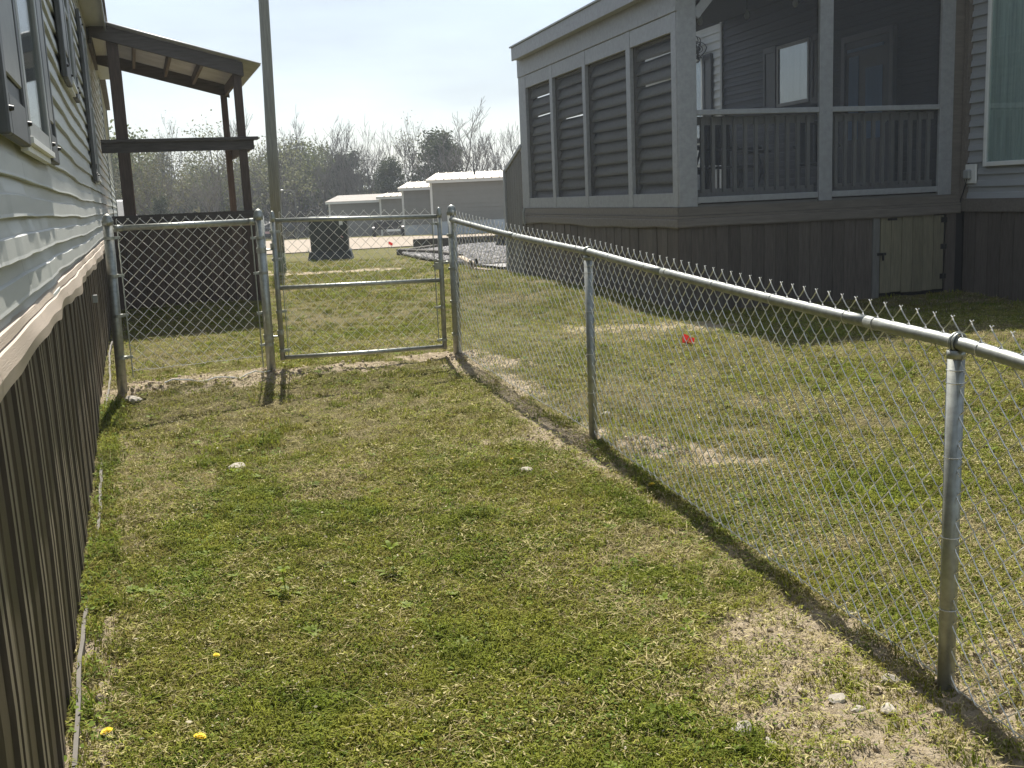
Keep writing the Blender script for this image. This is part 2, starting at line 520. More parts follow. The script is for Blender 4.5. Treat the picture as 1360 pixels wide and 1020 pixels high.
# mounds of dug soil at the gate posts
for mx_, my_, mr_, mh_ in ((-2.86, 8.02, .34, .07), (-1.96, 8.5, .2, .05), (-1.55, 8.6, .25, .04), (-2.5, 8.28, .3, .04), (1.62, 3.3, .3, .06), (.78, 6.2, .25, .05)):
    GZ = GZ + mh_ * np.exp(-((GX - mx_) ** 2 + (GY - my_) ** 2) / mr_ ** 2) * (.4 + 1.2 * fbm(GX * 9, GY * 9, 5, 3))
nx_, ny_ = len(gx), len(gy)
ii = (np.arange(ny_ - 1)[:, None] * nx_ + np.arange(nx_ - 1)[None, :]).ravel()
quads = np.stack([ii, ii + 1, ii + nx_ + 1, ii + nx_], 1)
gme = bpy.data.meshes.new('ground')
gme.vertices.add(len(GX)); gme.vertices.foreach_set('co', np.stack([GX, GY, GZ], 1).ravel())
gme.loops.add(quads.size); gme.loops.foreach_set('vertex_index', quads.ravel().astype(np.int32))
gme.polygons.add(len(quads)); gme.polygons.foreach_set('loop_start', np.arange(0, quads.size, 4, dtype=np.int32))
gme.polygons.foreach_set('use_smooth', np.ones(len(quads), bool))
gme.update(calc_edges=True)
at = gme.attributes.new('dirt', 'FLOAT', 'POINT'); at.data.foreach_set('value', DI.astype(np.float32))
at = gme.attributes.new('dry', 'FLOAT', 'POINT'); at.data.foreach_set('value', dry(GX, GY).astype(np.float32))


def ground_material():
    m = bpy.data.materials.new('lawn_and_soil')
    m.use_nodes = True
    n, l = m.node_tree.nodes, m.node_tree.links
    b = n['Principled BSDF']
    b.inputs['Roughness'].default_value = 0.95
    b.inputs['Specular IOR Level'].default_value = 0.1
    g = n.new('ShaderNodeNewGeometry')

    def noise(sc, det=5, ro=.6):
        z = n.new('ShaderNodeTexNoise'); z.inputs['Scale'].default_value = sc; z.inputs['Detail'].default_value = det
        z.inputs['Roughness'].default_value = ro
        l.new(g.outputs['Position'], z.inputs['Vector']); return z.outputs['Fac']

    def ramp(v, a, b_, c=0., d=1.):
        r = n.new('ShaderNodeMapRange'); r.inputs['From Min'].default_value = a; r.inputs['From Max'].default_value = b_
        r.inputs['To Min'].default_value = c; r.inputs['To Max'].default_value = d
        l.new(v, r.inputs['Value']); return r.outputs[0]

    def mixc(f, a, b_):
        x = n.new('ShaderNodeMix'); x.data_type = 'RGBA'
        l.new(f, x.inputs[0])
        for i, c in ((6, a), (7, b_)):
            if isinstance(c, tuple): x.inputs[i].default_value = (*c, 1)
            else: l.new(c, x.inputs[i])
        return x.outputs[2]

    ad = n.new('ShaderNodeAttribute'); ad.attribute_name = 'dirt'
    ar = n.new('ShaderNodeAttribute'); ar.attribute_name = 'dry'
    green = mixc(ramp(noise(38, 6, .75), .35, .65), (.055, .058, .012), (.155, .142, .038))
    thatch = mixc(ramp(noise(55, 6, .75), .35, .65), (.085, .068, .036), (.235, .195, .105))
    lawn = mixc(ramp(ar.outputs['Fac'], .36, .80), green, thatch)
    soil = mixc(ramp(noise(26, 8, .75), .32, .68), (.225, .175, .115), (.47, .395, .285))
    ad2 = n.new('ShaderNodeMath'); ad2.operation = 'ADD'
    l.new(ad.outputs['Fac'], ad2.inputs[0]); l.new(ramp(noise(60, 4), .3, .7, -.22, .22), ad2.inputs[1])
    col = mixc(ramp(ad2.outputs[0], .25, .6), lawn, soil)
    l.new(col, b.inputs['Base Color'])
    bp = n.new('ShaderNodeBump'); bp.inputs['Strength'].default_value = 0.9; bp.inputs['Distance'].default_value = 0.02
    l.new(noise(70, 6, .7), bp.inputs['Height']); l.new(bp.outputs[0], b.inputs['Normal'])
    return m


gme.materials.append(ground_material())
ground = bpy.data.objects.new('ground', gme)
C0.objects.link(ground)
tagit(ground, 'uneven lawn of green and straw coloured grass with bare soil patches', 'ground', kind='structure')


def sheet(name, poly_fn, nu, nv, mat, lift, label, cat):
    b = MB()

    def f(u, v):
        x, y = poly_fn(u, v)
        return (x, y, gz1(x, y) + lift)
    b.grid(f, nu, nv)
    o = b.build(name, mat, smooth=True)
    return tagit(o, label, cat, kind='structure')


CONC = M('pale_concrete_road', (0.30, 0.245, 0.185), rough=0.9, var=0.10, scale=1.2, bump=0.1, bscale=30, world=True)


def road_fn(u, v):
    x = -40 + 60 * u
    yn = np.interp(x, [-40, -10, -6.6, -2.9, -.9, 20], [30, 32.5, 33.6, 36.0, 38.6, 44])
    yf = np.interp(x, [-40, -13, -6, -3, 0, 20], [70, 64, 56, 53, 53, 58])
    return x, yn + (yf - yn) * v


sheet('road', road_fn, 60, 24, CONC, .03, 'pale tan concrete road crossing behind the lawn', 'road')

GRAV = M('grey_gravel_bed', (0.26, 0.25, 0.24), rough=0.95, var=0.35, scale=16, bump=0.6, bscale=30, world=True)


def grav_fn(u, v):
    # between the pale front edge, the porch stair and the far timber
    yn = 27.3 - 9.6 * u ** .75
    xn = -2.65 + 3.3 * u
    yf = 27.9 + 5.6 * min(1, u * 2.2)
    xf = -2.6 + 3.6 * u
    return xn + (xf - xn) * v, yn + (yf - yn) * v


sheet('gravel_bed', grav_fn, 30, 30, GRAV, .05, 'grey gravel bed behind the fence corner beside the right porch', 'gravel bed')

# ================================================================== LEFT HOUSE
TH = math.atan2(1, -.346)
KS = math.hypot(1, .346)
LH = thing('mobile_home', 'long pale sided mobile home with brown ribbed skirting beside the gate', 'house', (-1.39, 2.97, 0), TH)


def sy(y): return (y - 2.97) * KS      # world y on the wall -> distance along the wall


S0, S1 = sy(-2.2), sy(18.0)
LHinv = Matrix.Translation((-1.39, 2.97, 0)) @ Matrix.Rotation(TH, 4, 'Z')


def lh_ground(s, off=0.0):
    p = LHinv @ Vector((s, -off, 0))
    return gz1(p.x, p.y)


# core wall (behind the boards), kept a little way in
b = MB(); b.bb(S0, S1, .045, 4.2, 1.30, 3.95); b.bb(S0, S1, .10, 4.2, -.3, 1.297)
b.build('wall_core', DARK, LH)
b = MB()   # far end face
b.bb(S1 + .002, S1 + .02, -.005, 4.2, -.3, 3.95)
b.build('end_wall', SIDING, LH)

wr = random.Random(5)
_bump = [(wr.uniform(-3, 9), wr.uniform(.10, .45), wr.uniform(.4, 1)) for _ in range(60)]


def wav(s, row):
    """how far a board stands proud of flat, and how far its lower edge sags"""
    low = max(0.0, 1 - row / 9)
    o = .003 * math.sin(s * 2.1 + row * .3) + .0015 * math.sin(s * 5.3 + row * 1.1)
    z = (.002 + .003 * low) * math.sin(s * 1.3 + .25 * row) + .0015 * math.sin(s * 4.6 + row * .2)
    # dip where the wall has moved, as in the courses right of the window
    z -= .018 * (1 / (1 + math.exp(-(s - 4.0) * 9)) - 1 / (1 + math.exp(-(s - 6.2) * 4))) * (1 if row < 11 else .5)
    if row < 4:
        for i, (c, w, a) in enumerate(_bump):
            if i % 4 == row:
                t = max(0.0, 1 - abs(s - c) / w)
                t = min(1, t * 4)
                o += .010 * a * t * t * (3 - 2 * t) * max(.08, min(1, (3.4 - s) / 3))
    return o, z


CO = .117
NR = 22
prof = [(-.003, 1.02), (-.006, .62), (-.0065, .58), (-.016, .54), (-.020, .10), (-.022, .02), (-.020, .0), (-.004, .005)]
for row in range(NR):
    z0 = 1.346 + row * CO
    s = S0
    first = True
    while s < S1 - .01:
        L = 3.66 if not first else 3.66 * (.35 + .6 * ((row * .37) % 1))
        first = False
        e = min(S1, s + L)
        nu = max(4, int((e - s) / (.05 if (s < 9 and row < 6) else .11)))
        b = MB()

        def f(u, v, s=s, e=e, row=row, z0=z0):
            q = s + (e - s) * u
            k = int(round(v * (len(prof) - 1)))
            o, zz = wav(q, row)
            _, zt = wav(q, row + 1)
            d, h = prof[k]
            return (q, d - o * (1 if 0 < k < 7 else .3), z0 + h * CO + zz * (1 - h) + zt * h)
        b.grid(f, nu, len(prof) - 1)
        b.build('siding_board', SIDING, LH, smooth=False)
        s = e + .003

# skirting panels
pw = .406
# tan ribs stand at these places of a panel
rp_ = [(0, 0), (.02, -.012), (.12, -.012), (.125, 0), (.155, 0), (.16, -.020), (.200, -.020), (.205, -.002), (.232, -.002), (.237, -.020), (.283, -.020), (.288, 0), (.345, 0), (.35, -.008), (.395, -.008), (.40, 0), (.406, 0)]
ribset = {5, 9}
k = 0
q = S0
while q < S1 - .1:
    zb = min(lh_ground(q, .0), lh_ground(q + pw, .0)) - .06
    b = MB()
    zz = [zb, zb + .03, .62, 1.0, 1.33]
    lean = wr.uniform(-.006, .006)
    bow = wr.uniform(-.012, .012)
    base = len(b.v)
    for (u, d) in rp_:
        for j, z in enumerate(zz):
            t = (z - zb) / (1.33 - zb)
            b.v.append((q + u + lean * t, .045 + d + bow * math.sin(PI * t), z))
    n = len(zz)
    for i in range(len(rp_) - 1):
        b.mi = 1 if i in ribset else 0
        for j in range(n - 1):
            a = i * n + j
            b.face((a, a + n, a + n + 1, a + 1))
    b.build('skirting_panel', [SKIRT, SKIRTRIB], LH)
    q += pw + .002
    k += 1

# wavy beige drip trim in lengths, its lower edge sags
q = S0
tl = [1.15, .98, 1.22, 1.3, 1.1, 1.35, 1.2, 1.2, 1.3]
i = 0
while q < S1 - .05:
    e = min(S1, q + tl[i % len(tl)])
    i += 1
    b = MB()
    pr = [(.0, .155), (-.024, .150), (-.030, .118), (-.024, .112), (-.036, .106), (-.048, .05), (-.046, .0), (-.030, -.004), (-.020, .004)]

    def f(u, v, q=q, e=e):
        s = q + (e - q) * u
        d, z = pr[int(round(v * (len(pr) - 1)))]
        sag = .008 * math.sin(s * 1.9 + .6) + .006 * math.sin(s * 4.7) + .005 * math.sin(s * 9.0 + 1)
        w = max(0, 1 - z / .155)
        return (s, d - w * (.008 * math.sin(s * 3.1) + .004 * math.sin(s * 8)), 1.324 + z * .71 + sag * w)
    b.grid(f, max(6, int((e - q) / .035)), len(pr) - 1)
    b.build('drip_trim', BEIGE, LH, smooth=False)
    q = e + .004

# bent ground track of the skirting, in lengths
q = S0
while q < S1 - .1:
    e = min(S1, q + wr.uniform(1.4, 2.2))
    b = MB()
    pts = []
    m = 10
    for j in range(m + 1):
        s = q + (e - q) * j / m
        pts.append((s, -.012 + .012 * math.sin(s * 1.9) + wr.uniform(-.004, .004), lh_ground(s, .02) + .022 + .012 * math.sin(s * 2.7)))
    for j in range(m):
        b.beam(pts[j], pts[j + 1], .014, .026)
    b.build('ground_track', TRACK, LH)
    q = e + .01

# eave: soffit boards, fascia, gutter lip, roof
b = MB(); b.bb(S0, S1 + .25, -.22, .05, 3.905, 3.925); b.build('soffit', SIDING, LH)
b = MB(); b.bb(S0, S1 + .25, -.245, -.222, 3.86, 4.02); b.build('fascia', GREYTRIM, LH)
b = MB()
b.add([(S0, -.27, 4.03), (S1 + .28, -.27, 4.03), (S1 + .28, 4.2, 5.0), (S0, 4.2, 5.0), (S0, -.27, 4.05), (S1 + .28, -.27, 4.05), (S1 + .28, 4.2, 5.02), (S0, 4.2, 5.02)],
      [(0, 1, 2, 3), (7, 6, 5, 4), (0, 4, 5, 1), (1, 5, 6, 2), (0, 3, 7, 4)])
b.build('roof', SHINGLE, LH)


def window_lh(s0, s1, z0, z1):
    f = MB()
    w = .075
    f.bb(s0, s0 + w, -.056, .028, z0, z1); f.bb(s1 - w, s1, -.056, .028, z0, z1)
    f.bb(s0 + w, s1 - w, -.054, .028, z0, z0 + .06); f.bb(s0 + w, s1 - w, -.054, .028, z1 - .06, z1)
    f.bb(s0 + w, s1 - w, -.052, .028, (z0 + z1) / 2 - .02, (z0 + z1) / 2 + .02)
    fr = f.build('window', GREYTRIM, LH, bevel=.004)
    p = MB(); p.bb(s0 + w, s1 - w, -.043, -.040, z0 + .06, (z0 + z1) / 2 - .02); p.build('pane', DGLASS, fr)
    p = MB(); p.bb(s0 + w, s1 - w, -.047, -.044, (z0 + z1) / 2 + .02, z1 - .06); p.build('pane', DGLASS, fr)
    p = MB()
    p.bb(s0 - .012, s1 + .012, -.064, -.024, z0 - .022, z0 - .002); p.bb(s0 - .012, s1 + .012, -.045, -.022, z0 - .045, z0 - .024)
    p.build('sill', WHITEV, fr)
    p = MB(); p.bb(s0 + w - .002, s1 - w + .002, -.0345, -.0315, z0 + .05, z1 - .05); p.build('blind', DARKSH, fr)


def shutter(s0, s1, z0, z1):
    b = MB()
    b.bb(s0, s0 + .07, -.056, -.024, z0, z1); b.bb(s1 - .07, s1, -.056, -.024, z0, z1)
    b.bb(s0 + .07, s1 - .07, -.056, -.024, z0, z0 + .12); b.bb(s0 + .07, s1 - .07, -.056, -.024, z1 - .12, z1)
    b.bb(s0 + .07, s1 - .07, -.044, -.024, z0 + .12, z1 - .12)
    o = b.build('shutter', SHUT, LH, bevel=.006)
    p = MB(); p.bb(s0 + .085, s1 - .085, -.054, -.0445, z0 + .17, z1 - .17)
    p.build('raised_panel', GREYSH, o, bevel=.006)
    for (s, z) in ((s0 + .035, z0 + .07), (s1 - .035, z0 + .07), (s0 + .035, z1 - .07), (s1 - .035, z1 - .07)):
        p = MB(); p.tube([(s, -.056, z), (s, -.068, z)], [.009, .006], 8); p.build('bolt', BLACK, o)


window_lh(sy(3.47), sy(4.38), 1.955, 3.50)
shutter(sy(2.87), sy(3.45), 1.92, 3.53)
shutter(sy(4.40), sy(4.78), 1.92, 3.53)
window_lh(sy(6.98), sy(7.55), 2.55, 3.50)
shutter(sy(6.42), sy(6.95), 2.50, 3.53)
shutter(sy(7.57), sy(7.92), 2.50, 3.53)
shutter(sy(9.95), sy(10.4), 2.0, 3.53)
window_lh(sy(10.45), sy(11.1), 2.04, 3.50)
b = MB(); b.bb(S1 - .09, S1 + .024, -.03, .01, 1.42, 3.9); b.build('corner_post', GREYTRIM, LH)
b = MB(); b.box((sy(7.1), -.04, 1.14), (.05, .03, .05)); b.build('outlet_cover', GREYTRIM, LH)

NH = thing('mobile_home', 'pale sided house wall glimpsed between the deck post and the house corner', 'house', (-6.72, 18.4, .38), math.atan2(1, -.352))
b = MB(); b.bb(0, 6.2, .03, 4, -.3, 3.6); b.build('wall_core', SIDING, NH)
for k in range(24):
    z = 1.0 + k * .1085
    b = MB(); b.add([(0, -.016, z), (6.2, -.016, z), (6.2, .0, z + .108), (0, .0, z + .108), (0, .028, z), (6.2, .028, z)], [(0, 1, 2, 3), (4, 5, 1, 0)])
    b.build('siding_board', SIDING, NH)
b = MB(); b.bb(6.1, 6.22, -.03, .02, 1.0, 3.6); b.build('corner_trim', GREYTRIM, NH)
b = MB(); b.bb(0, 6.4, -.10, 4, 3.602, 3.75); b.build('roof', SHINGLE, NH)

# ================================================================== BROWN DECK PORCH ON THE LEFT
DA = math.atan2(.327, .945)
DK = thing('covered_deck', 'dark brown wooden deck with sloping corrugated roof behind the left fence panel', 'porch', (-4.02, 13.47, 0), DA)
DX0, DX1, DD = -.88, .92, 2.62
g0 = .35
# posts
for nm, x0, x1, y0, zt in (('post', -.72, -.585, 0.0, 3.80), ('post', .735, .835, 0.0, 3.46), ('post', .775, .865, DD - .09, 3.46), ('post', -.66, -.57, DD - .09, 3.8), ('wall_post', -1.02, -.945, .0, 3.84)):
    w = x1 - x0
    pbox(nm, DECKB if nm == 'post' else GREYWOOD, DK, x0, x1, y0, y0 + w, g0 if nm == 'post' else 1.45, zt, bevel=.006)
# floor and rim
for k in range(18):
    y = .02 + k * .144
    pbox('deck_board', RAWWOOD, DK, DX0, DX1 + .02, y, y + .137, 1.512, 1.548)
pbox('rim_joist', DECKH, DK, DX0, DX1, -.045, -.005, 1.55, 1.665)
pbox('rim_ledge', RAWWOOD, DK, -.42, DX1, -.05, .015, 1.475, 1.508)
pbox('side_joist', DECKH, DK, DX1 + .003, DX1 + .043, -.045, DD, 1.40, 1.508)
pbox('back_joist', DECKH, DK, DX0, DX1, DD + .005, DD + .045, 1.36, 1.508)
pbox('underdeck_light_block', DARK, DK, DX0 + .01, DX1 - .03, .03, DD - .02, .2, 1.46)  # dark block added to stop light showing between the skirt boards
# skirt boards of the deck: front and right side
x = DX0
while x < DX1 - .02:
    w = .137 + rnd.uniform(-.004, .004)
    pbox('skirt_board', DECKB, DK, x, min(DX1, x + w), -.03 + rnd.uniform(-.004, .004), -.008, .28, 1.472)
    x += w + .005
y = .0
while y < DD - .05:
    pbox('skirt_board', DECKB, DK, DX1 - .004, DX1 + .018 + rnd.uniform(-.003, .003), y, y + .137, .28, 1.396)
    y += .142
# hand rail: flat cap over a board, front and right
pbox('rail_cap', DECKH, DK, -.90, .98, -.05, .10, 2.545, 2.585, bevel=.005)
pbox('rail_board', DECKH, DK, -.90, .92, -.022, -.002, 2.425, 2.543)
pbox('rail_cap', DECKH, DK, .80, .95, .11, DD + .03, 2.545, 2.583, bevel=.005)
pbox('rail_board', DECKH, DK, .868, .90, .0, DD, 2.425, 2.543)
# roof: front and rear sloping beams, rafters, corrugated sheet


def zroof(x): return 3.97 - (x + .88) * .268


def slopebeam(nm, y0, y1, x0, x1, dz0, dz1, mat):
    b = MB()
    b.add([(x0, y0, zroof(x0) + dz0), (x1, y0, zroof(x1) + dz0), (x1, y1, zroof(x1) + dz0), (x0, y1, zroof(x0) + dz0),
           (x0, y0, zroof(x0) + dz1), (x1, y0, zroof(x1) + dz1), (x1, y1, zroof(x1) + dz1), (x0, y1, zroof(x0) + dz1)],
          [(3, 2, 1, 0), (4, 5, 6, 7), (0, 1, 5, 4), (1, 2, 6, 5), (2, 3, 7, 6), (3, 0, 4, 7)])
    return b.build(nm, mat, DK, bevel=.004)


slopebeam('front_beam', -.045, -.004, -.90, .86, -.185, -.012, DECKH)
slopebeam('rear_beam', DD - .14, DD - .10, -.90, .90, -.185, -.012, DECKH)
for xr in (-.40, .02, .40):
    pbox('rafter', DECKB, DK, xr - .02, xr + .02, 0.0, DD - .142, zroof(xr) - .125, zroof(xr) - .015)
pbox('edge_board', DECKB, DK, .83, .868, .0, DD - .142, zroof(.85) - .17, zroof(.85) - .03)
b = MB()
nx = 2
cor = 32


def fcor(u, v):
    x = -.95 + 2.03 * u
    y = -.10 + 2.86 * v
    ph = v * cor
    return (x, y, zroof(x) + .004 + .016 * (1 + math.sin(2 * PI * ph / 2.0 * 1.5)))


b.grid(fcor, 2, cor * 9)
nb = len(b.v)
o = b.build('corrugated_roof', CORR, DK, smooth=True)
sm = o.modifiers.new('thickness', 'SOLIDIFY'); sm.thickness = .004
pbox('wall_ledger', DECKH, DK, -.925, -.885, .02, DD, 3.72, 3.90)

# ================================================================== CHAIN LINK FENCE
HW = .0425


def strands(mb, path, top, K, s_end, hh=.0425, r=.0023, bot=None):
    """woven wires: each zigzags between two neighbouring columns and hooks its neighbour at every knuckle"""
    N = int(s_end / HW)
    nrm_eps = .01
    for i in range(-1, N):
        pts = []
        for k in range(K + 1):
            c = i + ((k + i) % 2)
            s = min(max(c * HW, 0), s_end)
            z = top(s) - k * hh
            if bot is not None and z < bot(s): break
            x, y = path(s)
            x2, y2 = path(min(s_end, s + nrm_eps)); x1, y1 = path(max(0, s - nrm_eps))
            dl = math.hypot(x2 - x1, y2 - y1) or 1
            nx_, ny_ = (y2 - y1) / dl, -(x2 - x1) / dl
            if pts:
                # mid of the leg bulges to one side of the cloth
                sg = .0045 if ((k + i) % 2) else -.0045
                px, py, pz, ps = pts[-1][0], pts[-1][1], pts[-1][2], None
                for f_, e_ in ((.2, .8), (.8, .8)):
                    pts.append((px0 + (x - px0) * f_ + nx_ * sg * e_, py0 + (y - py0) * f_ + ny_ * sg * e_, pz0 + (z - pz0) * f_))
            pts.append((x, y, z))
            px0, py0, pz0 = x, y, z
        if len(pts) > 3: mb.tube(pts, r, 4, caps=False)
        # twisted end at the top: two wires meet in a small barb
        c = i + (i % 2)
        if i % 2 == 0 and 0 <= c * HW <= s_end:
            s = c * HW
            x, y = path(s); z = top(s)
            x2, y2 = path(min(s_end, s + .008))
            x1, y1 = path(max(0, s - .008))
            mb.tube([(x1, y1, z + .005), (x, y, z - .001), (x2, y2, z + .006)], r, 4)


def dome_cap(mb, x, y, z, r):
    mb.lathe([(r * 1.12, -.035), (r * 1.14, 0), (r * 1.0, .006), (r * .98, .016), (r * .8, .034), (r * .5, .046), (r * .12, .051)], 16, (x, y, z))


def post_part(parent, name, x, y, zb, zt, r, lean=0.0):
    b = MB()
    b.tube([(x, y, zb), (x + lean, y, zt)], r, 16)
    return b.build(name, GALV, parent, smooth=False)


def smooth_obj(o):
    me = o.data
    me.polygons.foreach_set('use_smooth', [len(p.vertices) == 4 for p in me.polygons])
    return o


PA = (-.455, 8.953); PB = (.490, 6.361); PC = (1.362, 3.182); PD = (2.22, .05)
_sAB = math.dist(PA, PB); _sBC = math.dist(PB, PC); _sCD = math.dist(PC, PD)
SS = [0, _sAB, _sAB + _sBC, _sAB + _sBC + _sCD]
RX = [PA[0], PB[0], PC[0], PD[0]]; RY = [PA[1], PB[1], PC[1], PD[1]]


def rpath(s): return float(np.interp(s, SS, RX)), float(np.interp(s, SS, RY))


def rtop(s):   # rail centre, a little sag between posts
    z = float(np.interp(s, SS, [1.531, 1.353, 1.203, .955]))
    for a, b_ in zip(SS[:-1], SS[1:]):
        if a < s < b_: z -= .012 * math.sin(PI * (s - a) / (b_ - a))
    return z


FR = thing('chain_link_fence', 'long galvanised chain link fence run with top rail along the right of the lawn', 'fence', (PA[0], PA[1], 0))


def rel(f, o=(PA[0], PA[1])):
    return lambda s: (f(s)[0] - o[0], f(s)[1] - o[1])


def L2(p, o=PA): return (p[0] - o[0], p[1] - o[1])


# the posts: terminal at the gate corner, then line posts
x, y = L2(PA); p = post_part(FR, 'terminal_post', x, y, gz1(*PA) - .25, 1.60, .0365, .012); smooth_obj(p)
b = MB(); dome_cap(b, x + .012, y, 1.60, .0365); smooth_obj(b.build('post_cap', GALV, FR))
for P, s in ((PB, SS[1]), (PC, SS[2]), (PD, SS[3])):
    x, y = L2(P)
    zt = rtop(s)
    # stands on the house side of the rail line
    p = post_part(FR, 'line_post', x, y, gz1(*P) - .25, zt - .026, .0265); smooth_obj(p)
    b = MB()
    d = Vector((PC[0] - PA[0], PC[1] - PA[1], 0)).normalized()
    b.ring((x, y, zt), (d.x, d.y, -.06), .0275, .0055, 18, 6)
    b.ring((x, y, zt) + Vector((0, 0, 0)) if False else (x + d.x * .012, y + d.y * .012, zt), (d.x, d.y, -.06), .0275, .004, 18, 6)
    b.tube([(x, y, zt - .05), (x, y, zt - .024)], [.0278, .0278], 16)
    smooth_obj(b.build('loop_cap', GALV, p))
    for dz in (.085, .125, .36, .62, .86):
        b = MB(); b.ring((x, y, zt - dz), (0, 0, 1), .0275, .0016, 16, 5)
        b.tube([(x + d.x * .027, y + d.y * .027, zt - dz), (x + d.x * .06 - d.y * -.012, y + d.y * .06, zt - dz - .006)], .0015, 5)
        b.build('wire_tie', WIRE, p)
# top rail in lengths with swaged joints
cuts = [0, SS[1] * .55, SS[1] + 1.1, SS[1] + _sBC * .86, SS[2] + 1.4, SS[3]]
for a, b_ in zip(cuts[:-1], cuts[1:]):
    m = 14
    pts = []
    for j in range(m + 1):
        s = a + (b_ - a) * j / m
        X, Y = rpath(s); x, y = L2((X, Y))
        pts.append((x, y, rtop(s)))
    bb_ = MB(); bb_.tube(pts, .0215, 16)
    rl = smooth_obj(bb_.build('top_rail', GALV, FR))
    s = a + .05
    while s < b_:
        X, Y = rpath(s); x, y = L2((X, Y)); X2, Y2 = rpath(s + .01)
        t = MB(); t.ring((x, y, rtop(s)), (X2 - X, Y2 - Y, rtop(s + .01) - rtop(s)), .0225, .0014, 16, 5)
        t.build('wire_tie', WIRE, rl)
        s += .52
b = MB()
strands(b, rel(rpath), lambda s: rtop(s) + .074, 28, SS[3])
tagit(b.build('chain_link_mesh', WIRE, FR), kind='stuff')
# bottom tension wire and first strained strands
b = MB()
pts = []
for j in range(80):
    s = SS[3] * j / 79
    X, Y = rpath(s); x, y = L2((X, Y))
    pts.append((x, y, max(rtop(s) + .074 - 28 * .0425 + .012, gz1(X, Y) + .012) + .004 * math.sin(s * 9)))
b.tube(pts, .0022, 5); b.build('tension_wire', WIRE, FR)


def tension_set(parent, post, to, zlist, z0, z1, pr, o):
    """tension bar beside a terminal post with its bands"""
    px, py = post[0] - o[0], post[1] - o[1]
    d = Vector((to[0] - post[0], to[1] - post[1], 0)).normalized()
    bx, by = px + d.x * (pr + .028), py + d.y * (pr + .028)
    b = MB(); b.beam((bx, by, z0), (bx, by, z1), .016, .006, up=(d.x, d.y, 0)); b.build('tension_bar', GALV, parent)
    for z in zlist:
        b = MB()
        b.lathe([(pr + .004, -.011), (pr + .004, .011)], 16, (px, py, z))
        b.box((px + d.x * (pr + .02), py + d.y * (pr + .02), z), (.045, .012, .02), Matrix.Rotation(math.atan2(d.y, d.x), 3, 'Z'))
        b.tube([(px + d.x * (pr + .034) - d.y * .016, py + d.y * (pr + .034) + d.x * .016, z), (px + d.x * (pr + .034) + d.y * .016, py + d.y * (pr + .034) - d.x * .016, z)], .005, 6)
        b.build('tension_band', GALV, parent)


tension_set(FR, PA, PB, [1.40, 1.12, .84, .56], .42, 1.55, .0365, PA)

# left panel between the house and the gate post
PE = (-2.945, 7.93); PF = (-1.957, 8.506)
FL = thing('chain_link_fence', 'short chain link panel between the house wall and the gate post', 'fence', (PE[0], PE[1], 0))
_sEF = math.dist(PE, PF)


def lpath(s): return (PE[0] + (PF[0] - PE[0]) * s / _sEF, PE[1] + (PF[1] - PE[1]) * s / _sEF)


for P, zt, ln in ((PE, 1.648, .0), (PF, 1.635, .0)):
    x, y = L2(P, PE)
    smooth_obj(post_part(FL, 'terminal_post', x - (.03 if P == PE else 0), y, gz1(*P) - .25, zt, .0365, .03 if P == PE else .005))
    b = MB(); dome_cap(b, x + ln, y, zt, .0365); smooth_obj(b.build('post_cap', GALV, FL))
b = MB()
q0 = lpath(.06); q1 = lpath(_sEF - .05)
b.tube([(*L2(q0, PE), 1.590), (*L2(q1, PE), 1.592)], .0215, 16)
smooth_obj(b.build('top_rail', GALV, FL))
b = MB(); b.tube([(*L2(lpath(.035), PE), 1.59), (*L2(lpath(.10), PE), 1.59)], [.0255, .024], 14); smooth_obj(b.build('rail_end', GALV, FL))
b = MB(); b.tube([(*L2(lpath(_sEF - .09), PE), 1.592), (*L2(lpath(_sEF - .035), PE), 1.592)], [.024, .0255], 14); smooth_obj(b.build('rail_end', GALV, FL))


def shift(f, a, o): return lambda s: (f(s + a)[0] - o[0], f(s + a)[1] - o[1])


b = MB()
strands(b, shift(lpath, .062, PE), lambda s: 1.655 - .01 * s, 27, _sEF - .124)
tagit(b.build('chain_link_mesh', WIRE, FL), kind='stuff')
b = MB()
b.tube([(*L2(lpath(.06 + (_sEF - .12) * j / 12), PE), .512 + .004 * math.sin(j * 2)) for j in range(13)], .0022, 5)
b.build('tension_wire', WIRE, FL)
tension_set(FL, PE, PF, [1.52, 1.24, .94, .62], .46, 1.62, .0365, PE)
tension_set(FL, PF, PE, [1.46, 1.18, .86, .60], .42, 1.62, .0365, PE)

# gate
GA = (-1.862, 8.535); GB = (-.560, 8.925)
GT = thing('gate', 'galvanised walk gate with a middle rail between the two capped posts', 'gate', (GA[0], GA[1], 0))
_sG = math.dist(GA, GB)


def gpath(s): return (GA[0] + (GB[0] - GA[0]) * s / _sG, GA[1] + (GB[1] - GA[1]) * s / _sG)


for s, z0, z1, ln in ((0, .462, 1.615, .008), (_sG, .440, 1.585, .012)):
    x, y = L2(gpath(s), GA)
    b = MB(); b.tube([(x, y, z0), (x + ln, y, z1)], .0205, 14); smooth_obj(b.build('upright', GALV, GT))
    b = MB(); dome_cap(b, x + ln, y, z1, .0205); smooth_obj(b.build('upright_cap', GALV, GT))
for nm, za, zc, dz in (('top_rail', 1.590, 1.560, 0), ('middle_rail', 1.050, 1.028, 0), ('bottom_rail', .482, .462, -.006)):
    b = MB()
    xa, ya = L2(gpath(.012), GA); xb, yb = L2(gpath(_sG - .012), GA)
    xm, ym = L2(gpath(_sG * .5), GA)
    b.tube([(xa, ya, za), (xm, ym, (za + zc) / 2 + dz), (xb, yb, zc)], .0175, 14)
    smooth_obj(b.build(nm, GALV, GT))
b = MB()
strands(b, shift(gpath, .062, GA), lambda s: 1.652 - .024 * s, 27, _sG - .124, r=.0018)
tagit(b.build('chain_link_mesh', WIRE, GT), kind='stuff')
